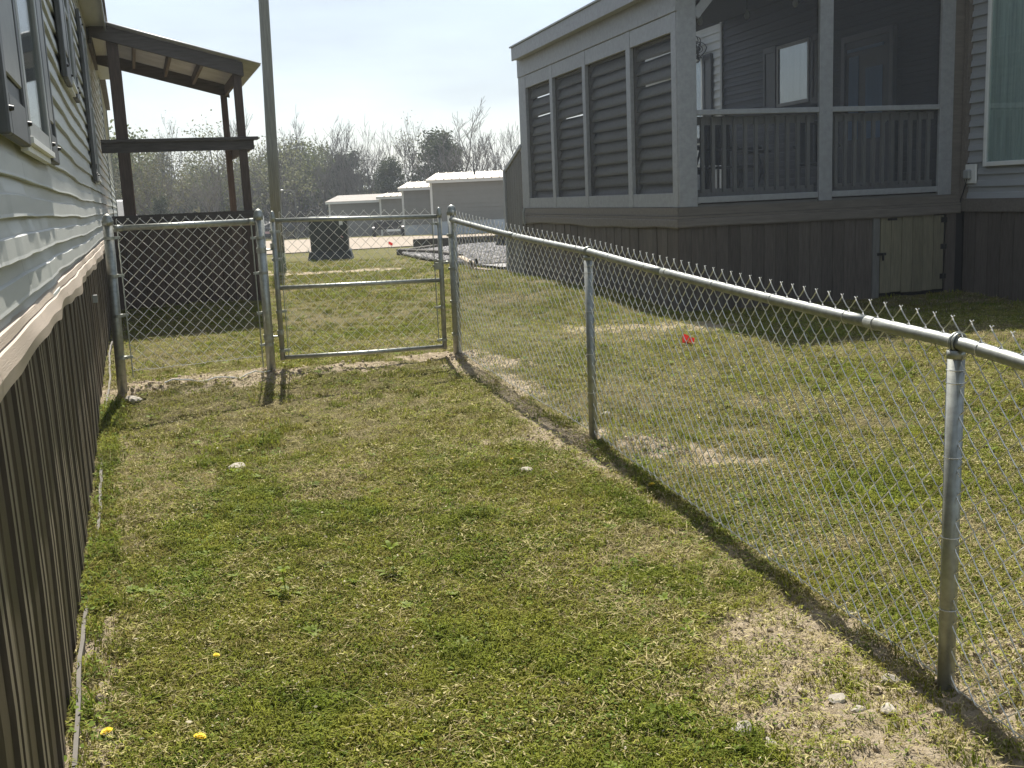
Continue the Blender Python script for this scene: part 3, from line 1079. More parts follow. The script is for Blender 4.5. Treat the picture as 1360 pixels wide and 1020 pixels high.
for s_post, dirn, zs in ((0, 1, (1.5, 1.28, .86, .54)), (_sG, -1, (1.5, 1.15, .80, .52))):
    q = gpath(s_post); q2 = gpath(_sG / 2)
    tension_set(GT, q, q2, zs, .50, 1.56, .0205, GA)
# hinges on the left, fork latch on the right
for z in (1.36, .66):
    b = MB()
    x, y = L2(PF, GA)
    b.tube([(x + .035, y + .01, z), (-.02, -.004, z), (-.02, -.004, z + .05)], .009, 8)
    b.lathe([(.0405, -.02), (.0405, .02)], 16, (x, y, z))
    b.lathe([(.025, -.018), (.025, .018)], 14, (0, 0, z + .03))
    b.build('hinge', GALV, GT)
b = MB()
x, y = L2(gpath(_sG), GA); x2, y2 = L2(PA, GA)
b.lathe([(.026, -.03), (.026, .03)], 14, (x, y, 1.17))
b.beam((x - .01, y, 1.172), (x2 - .035, y2 - .03, 1.172), .016, .018)
b.beam((x2 - .05, y2 - .045, 1.172), (x2 - .05, y2 + .045, 1.172), .014, .022)
b.box((x - .02, y - .03, 1.15), (.05, .02, .06))
b.build('latch', GALV, GT)

# ================================================================== RIGHT HOUSE
RA = math.atan2(.2634, .9647)
RO = (1.91, 11.63, 0)
RH = thing('house', 'blue grey sided house wall with curtained window at the right', 'house', RO, RA)
RP = thing('screened_porch', 'grey wooden screened porch with slatted side on a dark board skirt', 'porch', RO, RA)
RINV = Matrix.Translation(RO) @ Matrix.Rotation(RA, 4, 'Z')


def rg(x, y):
    p = RINV @ Vector((x, y, 0)); return gz1(p.x, p.y)


HX = 3.60
Y0h, Y1h = -9.0, 12.0
pbox('wall_core', DARK, RH, HX + .04, HX + 6, Y0h, Y1h, 1.2, 4.6)
pbox('skirt_core', DARK, RH, HX + .10, HX + 6, Y0h, Y1h, -.4, 1.2)
rows = int((4.55 - 1.445) / .135)
hp = [(.0, 1.03), (-.005, .5), (-.014, .46), (-.024, .06), (-.027, .0), (-.002, .012)]
for r_ in range(rows):
    z0 = 1.445 + r_ * .135
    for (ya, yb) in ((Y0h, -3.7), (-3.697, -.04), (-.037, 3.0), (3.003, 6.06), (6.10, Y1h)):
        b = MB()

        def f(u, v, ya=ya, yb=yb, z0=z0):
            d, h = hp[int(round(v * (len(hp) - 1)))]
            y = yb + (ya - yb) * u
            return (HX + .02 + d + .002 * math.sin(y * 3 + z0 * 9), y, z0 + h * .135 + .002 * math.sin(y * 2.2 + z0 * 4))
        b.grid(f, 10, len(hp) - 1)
        b.build('siding_board', SIDINGP if -.1 < ya < 3.2 else (SIDINGF if ya > 6 else SIDINGG), RH)  # one wall: porch shade and open light carried by the board colours
pbox('corner_trim', PBAND, RH, HX - .04, HX + .02, -.10, -.030, 1.445, 4.5)
pbox('base_trim', PBAND, RH, HX - .02, HX + .03, Y0h, -.03, 1.295, 1.442)
y = -.04
while y > -6.5:
    pbox('skirt_board', PSKIRT, RH, HX + .02 + rnd.uniform(-.004, .004), HX + .05, y - .20, y - .004, .1, 1.292)
    y -= .204
b = MB(); b.bb(HX - .30, HX + 6, Y0h, Y1h, 4.56, 4.60); b.build('soffit', GREYTRIM, RH)
b = MB()
b.add([(HX - .34, Y0h, 4.61), (HX - .34, Y1h + .2, 4.61), (HX + 3.4, Y1h + .2, 5.7), (HX + 3.4, Y0h, 5.7), (HX - .34, Y0h, 4.75), (HX - .34, Y1h + .2, 4.75), (HX + 3.4, Y1h + .2, 5.82), (HX + 3.4, Y0h, 5.82)],
      [(3, 2, 1, 0), (4, 5, 6, 7), (0, 1, 5, 4), (1, 2, 6, 5), (2, 3, 7, 6), (3, 0, 4, 7)])
b.build('roof', SHINGLE, RH)


def window_rh(ya, yb, z0, z1, fill, w=.05, mat=WHITEV, split=False):
    """ya < yb along the wall"""
    f = MB()
    xo, xi = HX - .046, HX + .022
    f.bb(xo, xi, ya, ya + w, z0, z1); f.bb(xo, xi, yb - w, yb, z0, z1)
    f.bb(xo, xi, ya + w, yb - w, z0, z0 + w); f.bb(xo, xi, ya + w, yb - w, z1 - w, z1)
    fr = f.build('window', mat, RH, bevel=.004)
    p = MB(); p.bb(HX - .031, HX - .028, ya + w, yb - w, z0 + w, z1 - w); p.build('pane', DGLASS, fr)
    # curtain hung in folds
    b = MB()

    def g(u, v):
        y = ya + w + (yb - ya - 2 * w) * u
        return (HX - .019 + .004 * math.sin(y * 24) + .0015 * math.sin(y * 61), y, z0 + w + (z1 - z0 - 2 * w) * v)
    b.grid(g, int((yb - ya) / .008), 1)
    b.build('curtain', fill, fr, smooth=True)
    return fr


window_rh(-2.1, -.40, 1.80, 4.2, CURTAIN)
window_rh(3.28, 4.20, 2.86, 3.76, PALEBLUE, mat=GREYTRIM)


def shutter_rh(ya, yb, z0, z1):
    b = MB()
    b.bb(HX - .045, HX - .004, ya, ya + .06, z0, z1); b.bb(HX - .045, HX - .004, yb - .06, yb, z0, z1)
    b.bb(HX - .045, HX - .004, ya + .06, yb - .06, z0, z0 + .09); b.bb(HX - .045, HX - .004, ya + .06, yb - .06, z1 - .09, z1)
    b.bb(HX - .032, HX - .004, ya + .06, yb - .06, z0 + .09, z1 - .09)
    b.build('shutter', DARKSH, RH, bevel=.004)


shutter_rh(4.24, 4.62, 2.82, 3.78)
shutter_rh(2.88, 3.24, 2.82, 3.78)
# house door and its storm door inside the porch
b = MB()
for (ya, yb, z0, z1) in ((1.28, 1.36, 1.55, 3.62), (2.36, 2.44, 1.55, 3.62), (1.36, 2.36, 3.54, 3.62)):
    b.bb(HX - .06, HX + .0, ya, yb, z0, z1)
dr = b.build('door', SHUT, RH)
b = MB(); b.bb(HX - .040, HX - .004, 1.365, 2.355, 1.56, 3.535); b.build('door_leaf', DARKSH, dr)
b = MB(); b.bb(HX - .048, HX - .041, 1.52, 1.88, 2.25, 3.16); b.build('pane', PALEBLUE, dr)  # reflection in the storm door glass put into an opaque pane colour
b = MB(); b.bb(HX - .048, HX - .041, 2.05, 2.27, 2.25, 3.34); b.build('pane', PALEBLUE, dr)
b = MB(); b.bb(HX - .058, HX - .041, 1.50, 2.30, 3.40, 3.44); b.build('door_closer', PALEBLUE, dr)
b = MB(); b.lathe([(.02, 0), (.026, .015), (.026, .04), (.012, .05)], 10, (0, 0, 0)); hnd = b.build('handle', GALV, dr); hnd.location = (HX - .041, 1.43, 2.45); hnd.rotation_euler = (0, -PI / 2, 0)
# house far part seen through the porch: window and shutter in open light
window_rh(6.76, 7.5, 2.5, 3.95, PALEBLUE)
shutter_rh(6.42, 6.74, 2.46, 3.97)
pbox('corner_trim', GREYTRIM, RH, HX - .03, HX + .02, 6.04, 6.10, 1.45, 4.5)
# outlet plate with its cover and cord by the corner
b = MB(); b.bb(HX - .030, HX - .006, -.275, -.045, 1.615, 1.835)
op = b.build('outlet_plate', WHITEV, RH, bevel=.006)
b = MB(); b.bb(HX - .075, HX - .031, -.215, -.105, 1.665, 1.775); b.build('outlet_cover', GREYTRIM, op, bevel=.015)
b = MB()
cp = [(HX - .05, -.15, 1.67), (HX - .055, -.14, 1.60), (HX - .05, -.10, 1.52), (HX - .045, -.06, 1.45), (HX - .045, -.045, 1.38)]
b.tube(cp, .007, 6); b.build('cord', BLACK, op)

# ================================================================== SCREENED PORCH
PWX, PLY = 3.56, 6.02
# rim boards and skirts -------- side (x = 0)
pbox('rim_board', PBAND, RP, -.030, -.002, -.03, PLY, 1.405, 1.495)
pbox('rim_board', PBAND, RP, -.050, -.004, -.05, PLY, 1.375, 1.402)


def wavy_band(nm, axis_, a0, a1, z0, z1, off, amp):
    b = MB()
    pr = [(0, 1), (-.006, .9), (-.008, .15), (-.002, 0)]

    def f(u, v):
        t = a0 + (a1 - a0) * u
        d, h = pr[int(round(v * 3))]
        z = z0 + (z1 - z0) * h + (amp * math.sin(t * 1.7 + .6) + amp * .6 * math.sin(t * 4.1)) * (1 - h)
        dd = off + d - .004 * math.sin(t * 2.6) * (1 - h)
        return (dd, t, z) if axis_ == 'y' else (t, dd, z)
    b.grid(f, 40, 3)
    return b.build(nm, PBAND, RP)


wavy_band('skirt_cap', 'y', PLY, -.056, 1.262, 1.373, -.046, .012)
wavy_band('skirt_cap', 'x', -.052, PWX, 1.275, 1.373, -.050, .004)
pbox('rim_board', PBAND, RP, -.030, PWX, -.034, -.004, 1.405, 1.495)
pbox('rim_board', PBAND, RP, -.052, PWX, -.054, -.036, 1.375, 1.402)
y = PLY - .01
while y > .0:
    w = .135 + rnd.uniform(-.012, .008)
    zt = 1.28
    pbox('skirt_board', PSKIRT, RP, -.022 + rnd.uniform(-.006, .006), -.001, max(0, y - w), y, rg(0, y) - .12, zt)
    y -= w + .006
x = -.02
while x < 2.38:
    w = .14 + rnd.uniform(-.006, .006)
    pbox('skirt_board', PSKIRT, RP, x, min(2.39, x + w), -.024 + rnd.uniform(-.004, .004), -.002, rg(x, 0) - .12, 1.285)
    x += w + .004
pbox('skirt_core', DARK, RP, .012, HX + .05, .012, PLY, .0, 1.40)
# access hatch
HT0, HT1 = 2.50, 3.36
pbox('hatch_jamb', BALUST, RP, 2.395, 2.485, -.040, -.004, rg(2.4, 0) - .02, 1.285, bevel=.004)
pbox('hatch_jamb', PSKIRT, RP, 3.385, 3.52, -.030, -.004, rg(3.4, 0) - .1, 1.285, bevel=.004)
hw = (HT1 - HT0) / 6
for k in range(6):
    pbox('hatch_board', HATCH, RP, HT0 + k * hw, HT0 + (k + 1) * hw - .005, -.030 + rnd.uniform(-.004, .004), -.006, rg(2.9, 0) + .05 + rnd.uniform(-.01, .01), 1.272 + rnd.uniform(-.01, .008), bevel=.003)
for z in (1.21, .90, .55):
    b = MB(); b.bb(HT1 - .05, HT1 + .03, -.042, -.034, z - .03, z + .03); b.tube([(HT1 - .01, -.046, z - .05), (HT1 - .01, -.046, z + .05)], .008, 6)
    b.build('hinge', BLACK, RP)
b = MB(); b.bb(HT0 - .05, HT0 + .06, -.058, -.040, .84, .87); b.tube([(HT0 + .02, -.06, .78), (HT0 + .02, -.06, .86)], .012, 8); b.build('latch', BLACK, RP)
b = MB(); b.bb(HT0 + .09, HT0 + .21, -.042, -.034, 1.235, 1.26); b.build('pull_handle', BLACK, RP)
# floor and ceiling
pbox('floor', GREYWOODV, RP, .0, HX, .0, PLY, 1.46, 1.52)
RLX = .235


def zroof_p(x): return 3.72 + (x + .30) * .22


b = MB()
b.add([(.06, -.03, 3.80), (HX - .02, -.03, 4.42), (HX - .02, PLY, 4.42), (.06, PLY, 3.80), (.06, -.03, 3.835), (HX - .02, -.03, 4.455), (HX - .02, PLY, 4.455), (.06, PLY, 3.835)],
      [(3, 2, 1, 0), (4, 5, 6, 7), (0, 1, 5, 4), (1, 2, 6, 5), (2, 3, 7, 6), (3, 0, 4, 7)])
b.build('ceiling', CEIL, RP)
b = MB()
b.add([(-.125, -.33, 3.84), (HX + .3, -.33, 4.56), (HX + .3, 5.88, 4.56), (-.125, 5.88, 3.84), (-.125, -.33, 3.98), (HX + .3, -.33, 4.70), (HX + .3, 5.88, 4.70), (-.125, 5.88, 3.98)],
      [(3, 2, 1, 0), (4, 5, 6, 7), (0, 1, 5, 4), (1, 2, 6, 5), (2, 3, 7, 6), (3, 0, 4, 7)])
b.build('roof', SHINGLE, RP)
pbox('eave_fascia', GREYWOOD, RP, -.16, -.13, -.34, 5.86, 3.79, 3.985, bevel=.004)
pbox('eave_drip', GREYTRIM, RP, -.18, -.10, -.36, 5.90, 3.988, 4.01)
pbox('eave_soffit', GREYWOOD, RP, -.128, -.035, -.33, 5.86, 3.80, 3.815)
# header and frame of the slatted side
pbox('header_beam', GREYWOOD, RP, -.030, .05, -.028, PLY, 3.545, 3.83, bevel=.004)
STL = [(0.0, .135), (1.30, 1.43), (2.87, 2.99), (4.28, 4.41), (5.64, PLY)]
for i, (a, c) in enumerate(STL):
    pbox('stile', GREYWOOD, RP, -.018, .03, a + .002, c, 1.498, 3.543, bevel=.003)
    pbox('inner_stile', GREYWOODV, RP, .037, .185, a + .012, c - .006, 1.53, 3.60)
slat_me = {}
for i in range(4):
    a, c = STL[i][1] + .002, STL[i + 1][0] - .002
    pbox('panel_rail', GREYWOOD, RP, -.014, .03, a, c, 3.352, 3.541, bevel=.003)
    pbox('panel_rail', GREYWOOD, RP, -.014, .03, a, c, 1.500, 1.655, bevel=.003)
    # fly screen stretched behind the frame
    b = MB(); b.add([(.034, a, 1.66), (.034, c, 1.66), (.034, c, 3.35), (.034, a, 3.35)], [(0, 1, 2, 3)])
    b.build('screen', screen_mat('side_fly_screen.%d' % i, .24, (.29, .30, .32)), RP)
    L = c - a
    for k in range(13):
        z = 1.62 + k * .142
        b = MB()
        tw = rnd.uniform(-.012, .012); sg = rnd.uniform(-.004, .004); dp = rnd.uniform(-.01, .01)
        gap = .010 if (k > 6 and rnd.random() < .30) else -.016

        def f(u, v, z=z, tw=tw, sg=sg, dp=dp, gap=gap):
            t = (u - .5)
            h = v
            zz = z + h * (.146 - gap) + tw * t + sg * (1 - 4 * t * t) * (1 - h)
            xx = .075 + .055 * h * h + .012 * h + dp * h
            return (xx, a - .02 + (L + .03) * u, zz)
        b.grid(f, 8, 4)
        o = b.build('slat', GREYWOODV, RP, smooth=True)
        sm = o.modifiers.new('thickness', 'SOLIDIFY'); sm.thickness = .010
# front: posts, rails, balusters, screens
pbox('corner_post', GREYWOOD, RP, -.012, .205, -.026, .000, 1.498, 4.0, bevel=.004)
pbox('corner_post', GREYWOOD, RP, -.010, .10, .002, .10, 1.60, 3.54)
pbox('post', GREYWOOD, RP, 1.695, 1.862, -.026, .02, 1.498, 4.25, bevel=.004)
pbox('post', GREYWOOD, RP, 3.262, 3.44, -.026, .02, 1.498, 4.5, bevel=.004)
pbox('wall_trim', PBAND, RP, 3.443, 3.58, -.014, .02, 1.498, 4.5)
b = MB()
b.add([(-.03, -.022, 3.76), (HX, -.022, 4.36), (HX, -.022, 4.62), (-.03, -.022, 3.90), (-.03, .03, 3.76), (HX, .03, 4.36), (HX, .03, 4.62), (-.03, .03, 3.90)],
      [(0, 1, 2, 3), (7, 6, 5, 4), (0, 4, 5, 1), (1, 5, 6, 2), (2, 6, 7, 3), (3, 7, 4, 0)])
b.build('front_header', GREYWOOD, RP)
b = MB(); b.beam((.20, -.004, 3.50), (.52, -.004, 3.86), .03, .10, up=(1, 0, -1)); b.build('corner_brace', GREYWOOD, RP)
bal = MB(); bal.bb(-.019, .019, -.019, .019, 0, .80)
balm = bal.mesh('baluster', BALUST)
for i, (xa, xb) in enumerate(((.207, 1.693), (1.864, 3.260))):
    pbox('top_rail', GREYWOOD, RP, xa, xb, -.022, .03, 2.472, 2.528, bevel=.004)
    pbox('bottom_rail', GREYWOOD, RP, xa, xb, -.022, .03, 1.535, 1.600, bevel=.004)
    pbox('rail_board', BALUST, RP, xa, xb, .085, .115, 2.37, 2.46)
    pbox('rail_board', BALUST, RP, xa, xb, .085, .115, 1.60, 1.68)
    n = 11 if i == 0 else 11
    for k in range(n):
        xx = xa + (xb - xa) * (k + .75) / (n + .45)
        inst('baluster', balm, RP, (xx, .065, 1.645), (0, 0, rnd.uniform(-.05, .05)))
    for (z0, z1) in ((1.60, 2.472), (2.528, 4.02 + .25 * i)):
        b = MB(); b.add([(xa, .034, z0), (xb, .034, z0), (xb, .034, z1), (xa, .034, z1)], [(0, 1, 2, 3)])
        b.build('screen', screen_mat('front_fly_screen.%d%d' % (i, int(z0)), .27, (.27, .285, .325)), RP)
# back: posts and rail at the far end
pbox('post', GREYWOOD, RP, .0, .14, PLY - .1, PLY, 1.52, 3.78)
pbox('post', GREYWOOD, RP, 1.75, 1.89, PLY - .1, PLY, 1.52, 4.1)
pbox('rail_board', GREYWOOD, RP, .14, HX - .02, PLY - .08, PLY - .03, 2.44, 2.52)
pbox('rail_board', GREYWOOD, RP, .14, HX - .02, PLY - .08, PLY - .03, 1.60, 1.68)
for k in range(24):
    inst('baluster', balm, RP, (.25 + k * .138, PLY - .1, 1.645))
# stair at the far end of the slatted side, its guard of tall boards
for k in range(7):
    y = PLY + .05 + k * .135
    zt = 2.44 - (y - PLY) * .34
    pbox('guard_board', GREYWOODV, RP, -.02, .002, y, y + .118, rg(0, y) - .1, zt - .02)
b = MB(); b.beam((-.01, PLY - .03, 2.49), (-.01, PLY + 1.02, 2.12), .06, .055); b.build('guard_rail', GREYWOOD, RP)
b = MB(); b.bb(-.05, -.004, PLY + .97, PLY + 1.06, rg(0, PLY + 1) - .1, 2.14); b.build('guard_post', GREYWOOD, RP)
for k in range(6):
    pbox('stair_tread', PBAND, RP, .05, 1.1, PLY + .05 + k * .26, PLY + .31 + k * .26, 1.46 - (k + 1) * .19, 1.50 - (k + 1) * .19)
b = MB(); b.tube([(-.075, PLY - .28, 1.50), (-.095, PLY - .28, 1.44), (-.095, PLY - .28, 1.30), (-.08, PLY - .28, 1.24)], .02, 8)
b.build('drain_pipe', GREYTRIM, RP)

# things inside the porch --------------------------------------------------
for i, (x, y, lb) in enumerate(((.75, 1.0, 'small pale bulb under the porch ceiling near the slatted side'), (1.62, 1.5, 'small pale bulb under the porch ceiling by the middle post'), (2.05, 1.1, 'small pale bulb under the porch ceiling just right of the middle post'), (2.55, .9, 'small pale bulb under the porch ceiling farthest right'))):
    zc = 3.80 + .17 * x
    t = thing('hanging_bulb', lb, 'bulb', (RINV @ Vector((x, y, 0))).to_tuple()[:2] + (zc - .34,), 0, 'bulbs hung under the porch ceiling')
    b = MB(); b.lathe([(.012, .09), (.016, .07), (.034, .03), (.036, .01), (.02, -.02), (.004, -.028)], 12); b.build('glass_bulb', GREYTRIM, t, smooth=True)
    b = MB(); b.tube([(0, 0, .09), (0, 0, .40)], .006, 5); b.build('cord', BLACK, t)


def patio_chair(x, y, rz, label, grp):
    p = RINV @ Vector((x, y, 0))
    t = thing('patio_chair', label, 'chair', (p.x, p.y, 1.52), RA + rz, grp)
    b = MB(); b.bb(-.25, .25, -.24, .24, .40, .43); b.build('seat', CHAIRM, t, bevel=.01)
    b = MB()
    for k in range(5): b.bb(-.24 + k * .1, -.16 + k * .1, .22, .245, .45, .92)
    b.bb(-.26, .26, .215, .25, .92, .97); b.build('backrest', CHAIRM, t)
    for sx in (-1, 1):
        for sy_ in (-1, 1):
            b = MB(); b.beam((sx * .23, sy_ * .21, 0), (sx * .23, sy_ * .21, .40 if sy_ < 0 else .95), .035, .035, up=(0, 1, 0)); b.build('leg', CHAIRM, t)
        b = MB(); b.bb(sx * .25 - .03, sx * .25 + .03, -.25, .24, .62, .65); b.build('armrest', CHAIRM, t)
    return t


CHAIRM = M('dark_patio_metal', (.03, .03, .032), rough=.5, var=.2)
patio_chair(1.35, 1.4, .5, 'dark patio chair behind the left screen of the porch', 'patio chairs in the screened porch')
patio_chair(2.6, 1.5, -.6, 'dark patio chair behind the right screen of the porch', 'patio chairs in the screened porch')
p = RINV @ Vector((.95, 1.9, 0))
t = thing('side_table', 'dark round side table behind the left porch railing', 'table', (p.x, p.y, 1.52))
b = MB(); b.lathe([(.36, .66), (.37, .67), (.37, .69), (.36, .70)], 20); b.build('tabletop', CHAIRM, t)
for k in range(3):
    b = MB(); a = k * 2.09; b.tube([(.27 * math.cos(a), .27 * math.sin(a), 0), (.12 * math.cos(a), .12 * math.sin(a), .35), (.2 * math.cos(a), .2 * math.sin(a), .66)], .014, 6); b.build('leg', CHAIRM, t)
p = RINV @ Vector((.48, .75, 0))
t = thing('bucket', 'pale bucket standing at the left end of the porch railing', 'bucket', (p.x, p.y, 1.52))
b = MB(); b.lathe([(.12, 0), (.15, .30), (.158, .30), (.158, .33), (.142, .33), (.112, .02)], 18); b.build('pail', WHITE, t, smooth=False)
b = MB(); b.ring((0, 0, .33), (0, .5, 1), .15, .004, 18, 5); b.build('handle', GALV, t)
p = RINV @ Vector((1.25, 2.6, 0))
t = thing('storage_box', 'low tan storage box in the porch behind the middle of left railing', 'box', (p.x, p.y, 1.52), RA)
b = MB(); b.bb(-.35, .35, -.22, .22, 0, .40); b.build('box_body', PBAND, t, bevel=.01)
b = MB(); b.bb(-.37, .37, -.24, .24, .402, .45); b.build('lid', GREYWOOD, t, bevel=.01)
p = RINV @ Vector((2.05, 2.2, 0))
t = thing('folding_stool', 'dark folding stool behind the right porch railing beside the middle post', 'stool', (p.x, p.y, 1.52), RA)
b = MB(); b.bb(-.2, .2, -.15, .15, .60, .63); b.build('seat', CHAIRM, t)
for s in (-1, 1):
    b = MB(); b.beam((s * .17, -.2, 0), (s * .17, .14, .60), .025, .025, up=(1, 0, 0)); b.build('leg', CHAIRM, t)
    b = MB(); b.beam((s * .145, .2, 0), (s * .145, -.14, .60), .025, .025, up=(1, 0, 0)); b.build('leg', CHAIRM, t)
# coil of wires hanging at the far house corner
p = RINV @ Vector((HX - .12, 6.85, 3.98))
b = MB()
for k in range(7):
    pts = []
    for j in range(22):
        a = j / 21 * PI * 2.2 + k
        rr = .16 + .10 * math.sin(k * 2.1 + j * .3)
        pts.append((.04 * math.sin(k * 3 + j), rr * math.cos(a) + .05 * k - .15, rr * .8 * math.sin(a) + .03 * k))
    b.tube(pts, .009, 4)
wc = b.build('wire_coil', BLACK); wc.location = p; wc.rotation_euler = (0, 0, RA)
tagit(wc, 'tangle of black cable loops on the house wall beyond the porch', 'cable')

# ================================================================== MIDDLE GROUND
t = thing('utility_pole', 'tall weathered wooden utility pole standing behind the gate', 'utility pole', (-4.70, 22.0, gz1(-4.7, 22)))
b = MB(); b.tube([(0, 0, .40), (.03, 0, 2.5), (.10, 0, 5.4), (.16, 0, 8.6)], [.116, .110, .100, .085], 14); smooth_obj(b.build('pole_shaft', POLE, t))
b = MB(); b.tube([(-.005, 0, -.3), (0, 0, .40)], [.135, .125], 14); smooth_obj(b.build('pole_foot', POLELOW, t))
b = MB(); b.box((.118, -.02, 1.15), (.012, .05, 1.5)); b.build('ground_wire_guard', GREYTRIM, t)

t = thing('utility_cabinet', 'dark green metal utility cabinet on the grass beside the road', 'utility box', (-4.42, 26.8, gz1(-4.4, 26.8)), .10)
b = MB()
b.add([(-.46, -.36, .22), (.46, -.36, .22), (.46, .36, .22), (-.46, .36, .22), (-.47, -.34, .98), (.47, -.34, .98), (.47, .36, 1.04), (-.47, .36, 1.04)],
      [(3, 2, 1, 0), (4, 5, 6, 7), (0, 1, 5, 4), (1, 2, 6, 5), (2, 3, 7, 6), (3, 0, 4, 7)])
b.build('cabinet_body', BOXG, t, bevel=.012)
b = MB()
b.add([(-.57, -.46, -.05), (.57, -.46, -.05), (.57, .46, -.05), (-.57, .46, -.05), (-.50, -.40, .215), (.50, -.40, .215), (.50, .40, .215), (-.50, .40, .215)],
      [(3, 2, 1, 0), (4, 5, 6, 7), (0, 1, 5, 4), (1, 2, 6, 5), (2, 3, 7, 6), (3, 0, 4, 7)])
b.build('base', BOXG, t, bevel=.01)
b = MB(); b.bb(-.49, .49, -.40, .42, 1.045, 1.075); b.build('lid', BOXG, t, bevel=.01)
b = MB(); b.bb(.27, .36, -.354, -.350, .85, .95); b.build('sticker', WHITE, t)
b = MB(); b.box((.32, -.362, .56), (.075, .004, .02), Matrix.Rotation(.6, 3, 'Y')); b.build('sticker', PINK, t)
b = MB(); b.bb(-.015, .0, -.372, -.36, .24, .96); b.build('door_seam', BLACK, t)
b = MB(); b.bb(.04, .09, -.385, -.36, .55, .66); b.build('padlock_hasp', BLACK, t)
for s in (-1, 1):
    b = MB(); b.box((s * .52, -.41, .24), (.03, .05, .05)); b.build('corner_bolt', WHITE, t)


def flag(x, y, h, label, sc=1.0):
    z = gz1(x, y)
    t = thing('marker_flag', label, 'marker flag', (x, y, z), .15, 'red utility marker flags')
    b = MB(); b.tube([(0, 0, -.05), (.01, 0, h)], .0016 * sc, 5); b.build('wire_staff', GALV, t)
    b = MB()

    def f(u, v):
        return (.01 + .100 * sc * u, .018 * math.sin(u * 5) * u + .01 * v, h - .075 * sc * v - .028 * u + .008 * math.sin(u * 6))
    b.grid(f, 8, 4)
    b.build('flag_sheet', RED, t)


flag(1.47, 8.96, .085, 'small red marker flag in the grass beyond the fence')
flag(-3.14, 28.4, .34, 'tiny red marker flag by the road far behind the gate', 1.05)

# timber edging of the gravel bed, each length a thing
TG = 'landscape timbers round the gravel bed'


def timber(a, c, w, h, label, mat=TIMBER):
    za, zc = gz1(*a), gz1(*c)
    o = thing('landscape_timber', label, 'timber', (a[0], a[1], za), 0, TG)
    b = MB(); b.beam((0, 0, h * .35), (c[0] - a[0], c[1] - a[1], zc - za + h * .35), w, h)
    b.build('timber_body', mat, o, bevel=.015)
    b = MB(); b.tube([((c[0] - a[0]) * .1, (c[1] - a[1]) * .1, h * .80), ((c[0] - a[0]) * .1, (c[1] - a[1]) * .1, h * .875)], .03, 6); b.build('spike_head', GALV, o)


timber((-2.78, 27.6), (-1.55, 25.3), .16, .19, 'dark timber at the left corner of the gravel bed')
timber((-1.50, 25.1), (-1.02, 23.2), .16, .18, 'dark timber along the front of the gravel bed behind the gate latch')
timber((-1.0, 23.0), (-.62, 19.9), .12, .14, 'pale timber at the near end of the gravel bed', RAWWOOD)
timber((-2.75, 28.0), (-2.1, 31.6), .16, .16, 'dark timber on the far left side of the gravel bed')
timber((-2.9, 33.4), (-.15, 34.0), .22, .34, 'long dark timber at the road edge of the gravel bed')
timber((-.60, 19.75), (-.28, 18.9), .05, .05, 'short pale stake at the front end of the gravel bed', RAWWOOD)
for i, (dx, lb) in enumerate(((0, 'left of two small black upright lamps at the gravel edge'), (.10, 'right of two small black upright lamps at the gravel edge'))):
    x, y = -.66 + dx, 19.45
    t = thing('path_lamp', lb, 'garden lamp', (x, y, gz1(x, y)), 0, 'two small black lamps at the gravel edge')
    b = MB(); b.tube([(0, 0, -.05), (0, 0, .12)], .010, 6); b.build('stake', BLACK, t)
    b = MB(); b.lathe([(.012, .10), (.04, .12), (.045, .16), (.03, .17), (.03, .19 + .03 * i), (.012, .20 + .03 * i)], 10); b.build('lamp_head', BLACK, t)
x, y = .02, 29.6
t = thing('tyre_stack', 'low dark stack of ribbed rounds behind the gravel bed', 'tyres', (x, y, gz1(x, y)))
for k in range(2):
    b = MB(); b.lathe([(.20, .0), (.27, .02), (.30, .06), (.30, .15), (.27, .19), (.20, .21)], 18, (0, 0, k * .212)); b.build('tyre', BLACK, t)
x, y = .26, 20.6
t = thing('plastic_jug', 'small white crumpled jug lying beside the porch skirt', 'jug', (x, y, gz1(x, y) - .01), .4)
b = MB(); b.lathe([(.06, 0), (.085, .02), (.09, .13), (.07, .17), (.03, .20), (.022, .24), (.025, .245), (.024, .26), (.005, .262)], 12); b.build('jug_body', WHITE, t, smooth=True)
b = MB(); b.tube([(.075, 0, .14), (.10, 0, .18), (.07, 0, .215), (.03, 0, .215)], .012, 6); b.build('handle', WHITE, t)

# parked car far down the road
t = thing('parked_car', 'dark parked car seen from behind beyond the utility pole', 'car', (-17.0, 80, -.80), -.12)
b = MB()
secs = [(-2.2, .86, .45, .92), (-2.1, .88, .30, 1.0), (-.9, .90, .25, 1.05), (0, .90, .25, 1.02), (1.4, .90, .25, .96), (2.1, .84, .32, .80), (2.2, .7, .4, .66)]
vsx = []
for (yy, hw_, z0, z1) in secs:
    vsx += [(-hw_ * .95, yy, z0), (-hw_, yy, (z0 + z1) / 2), (-hw_ * .93, yy, z1), (hw_ * .93, yy, z1), (hw_, yy, (z0 + z1) / 2), (hw_ * .95, yy, z0)]
fs = []
for i in range(len(secs) - 1):
    for k in range(6):
        fs.append((i * 6 + k, i * 6 + (k + 1) % 6, i * 6 + 6 + (k + 1) % 6, i * 6 + 6 + k))
fs += [tuple(range(6))[::-1], tuple(range((len(secs) - 1) * 6, len(secs) * 6))]
b.add(vsx, fs); b.build('body', CARPAINT, t, smooth=False)
b = MB()
b.add([(-.82, -1.6, 1.03), (.82, -1.6, 1.03), (.82, 1.1, 1.0), (-.82, 1.1, 1.0), (-.62, -1.0, 1.46), (.62, -1.0, 1.46), (.62, .3, 1.47), (-.62, .3, 1.47)],
      [(3, 2, 1, 0), (4, 5, 6, 7), (0, 1, 5, 4), (1, 2, 6, 5), (2, 3, 7, 6), (3, 0, 4, 7)])
b.build('cabin', CARPAINT, t)
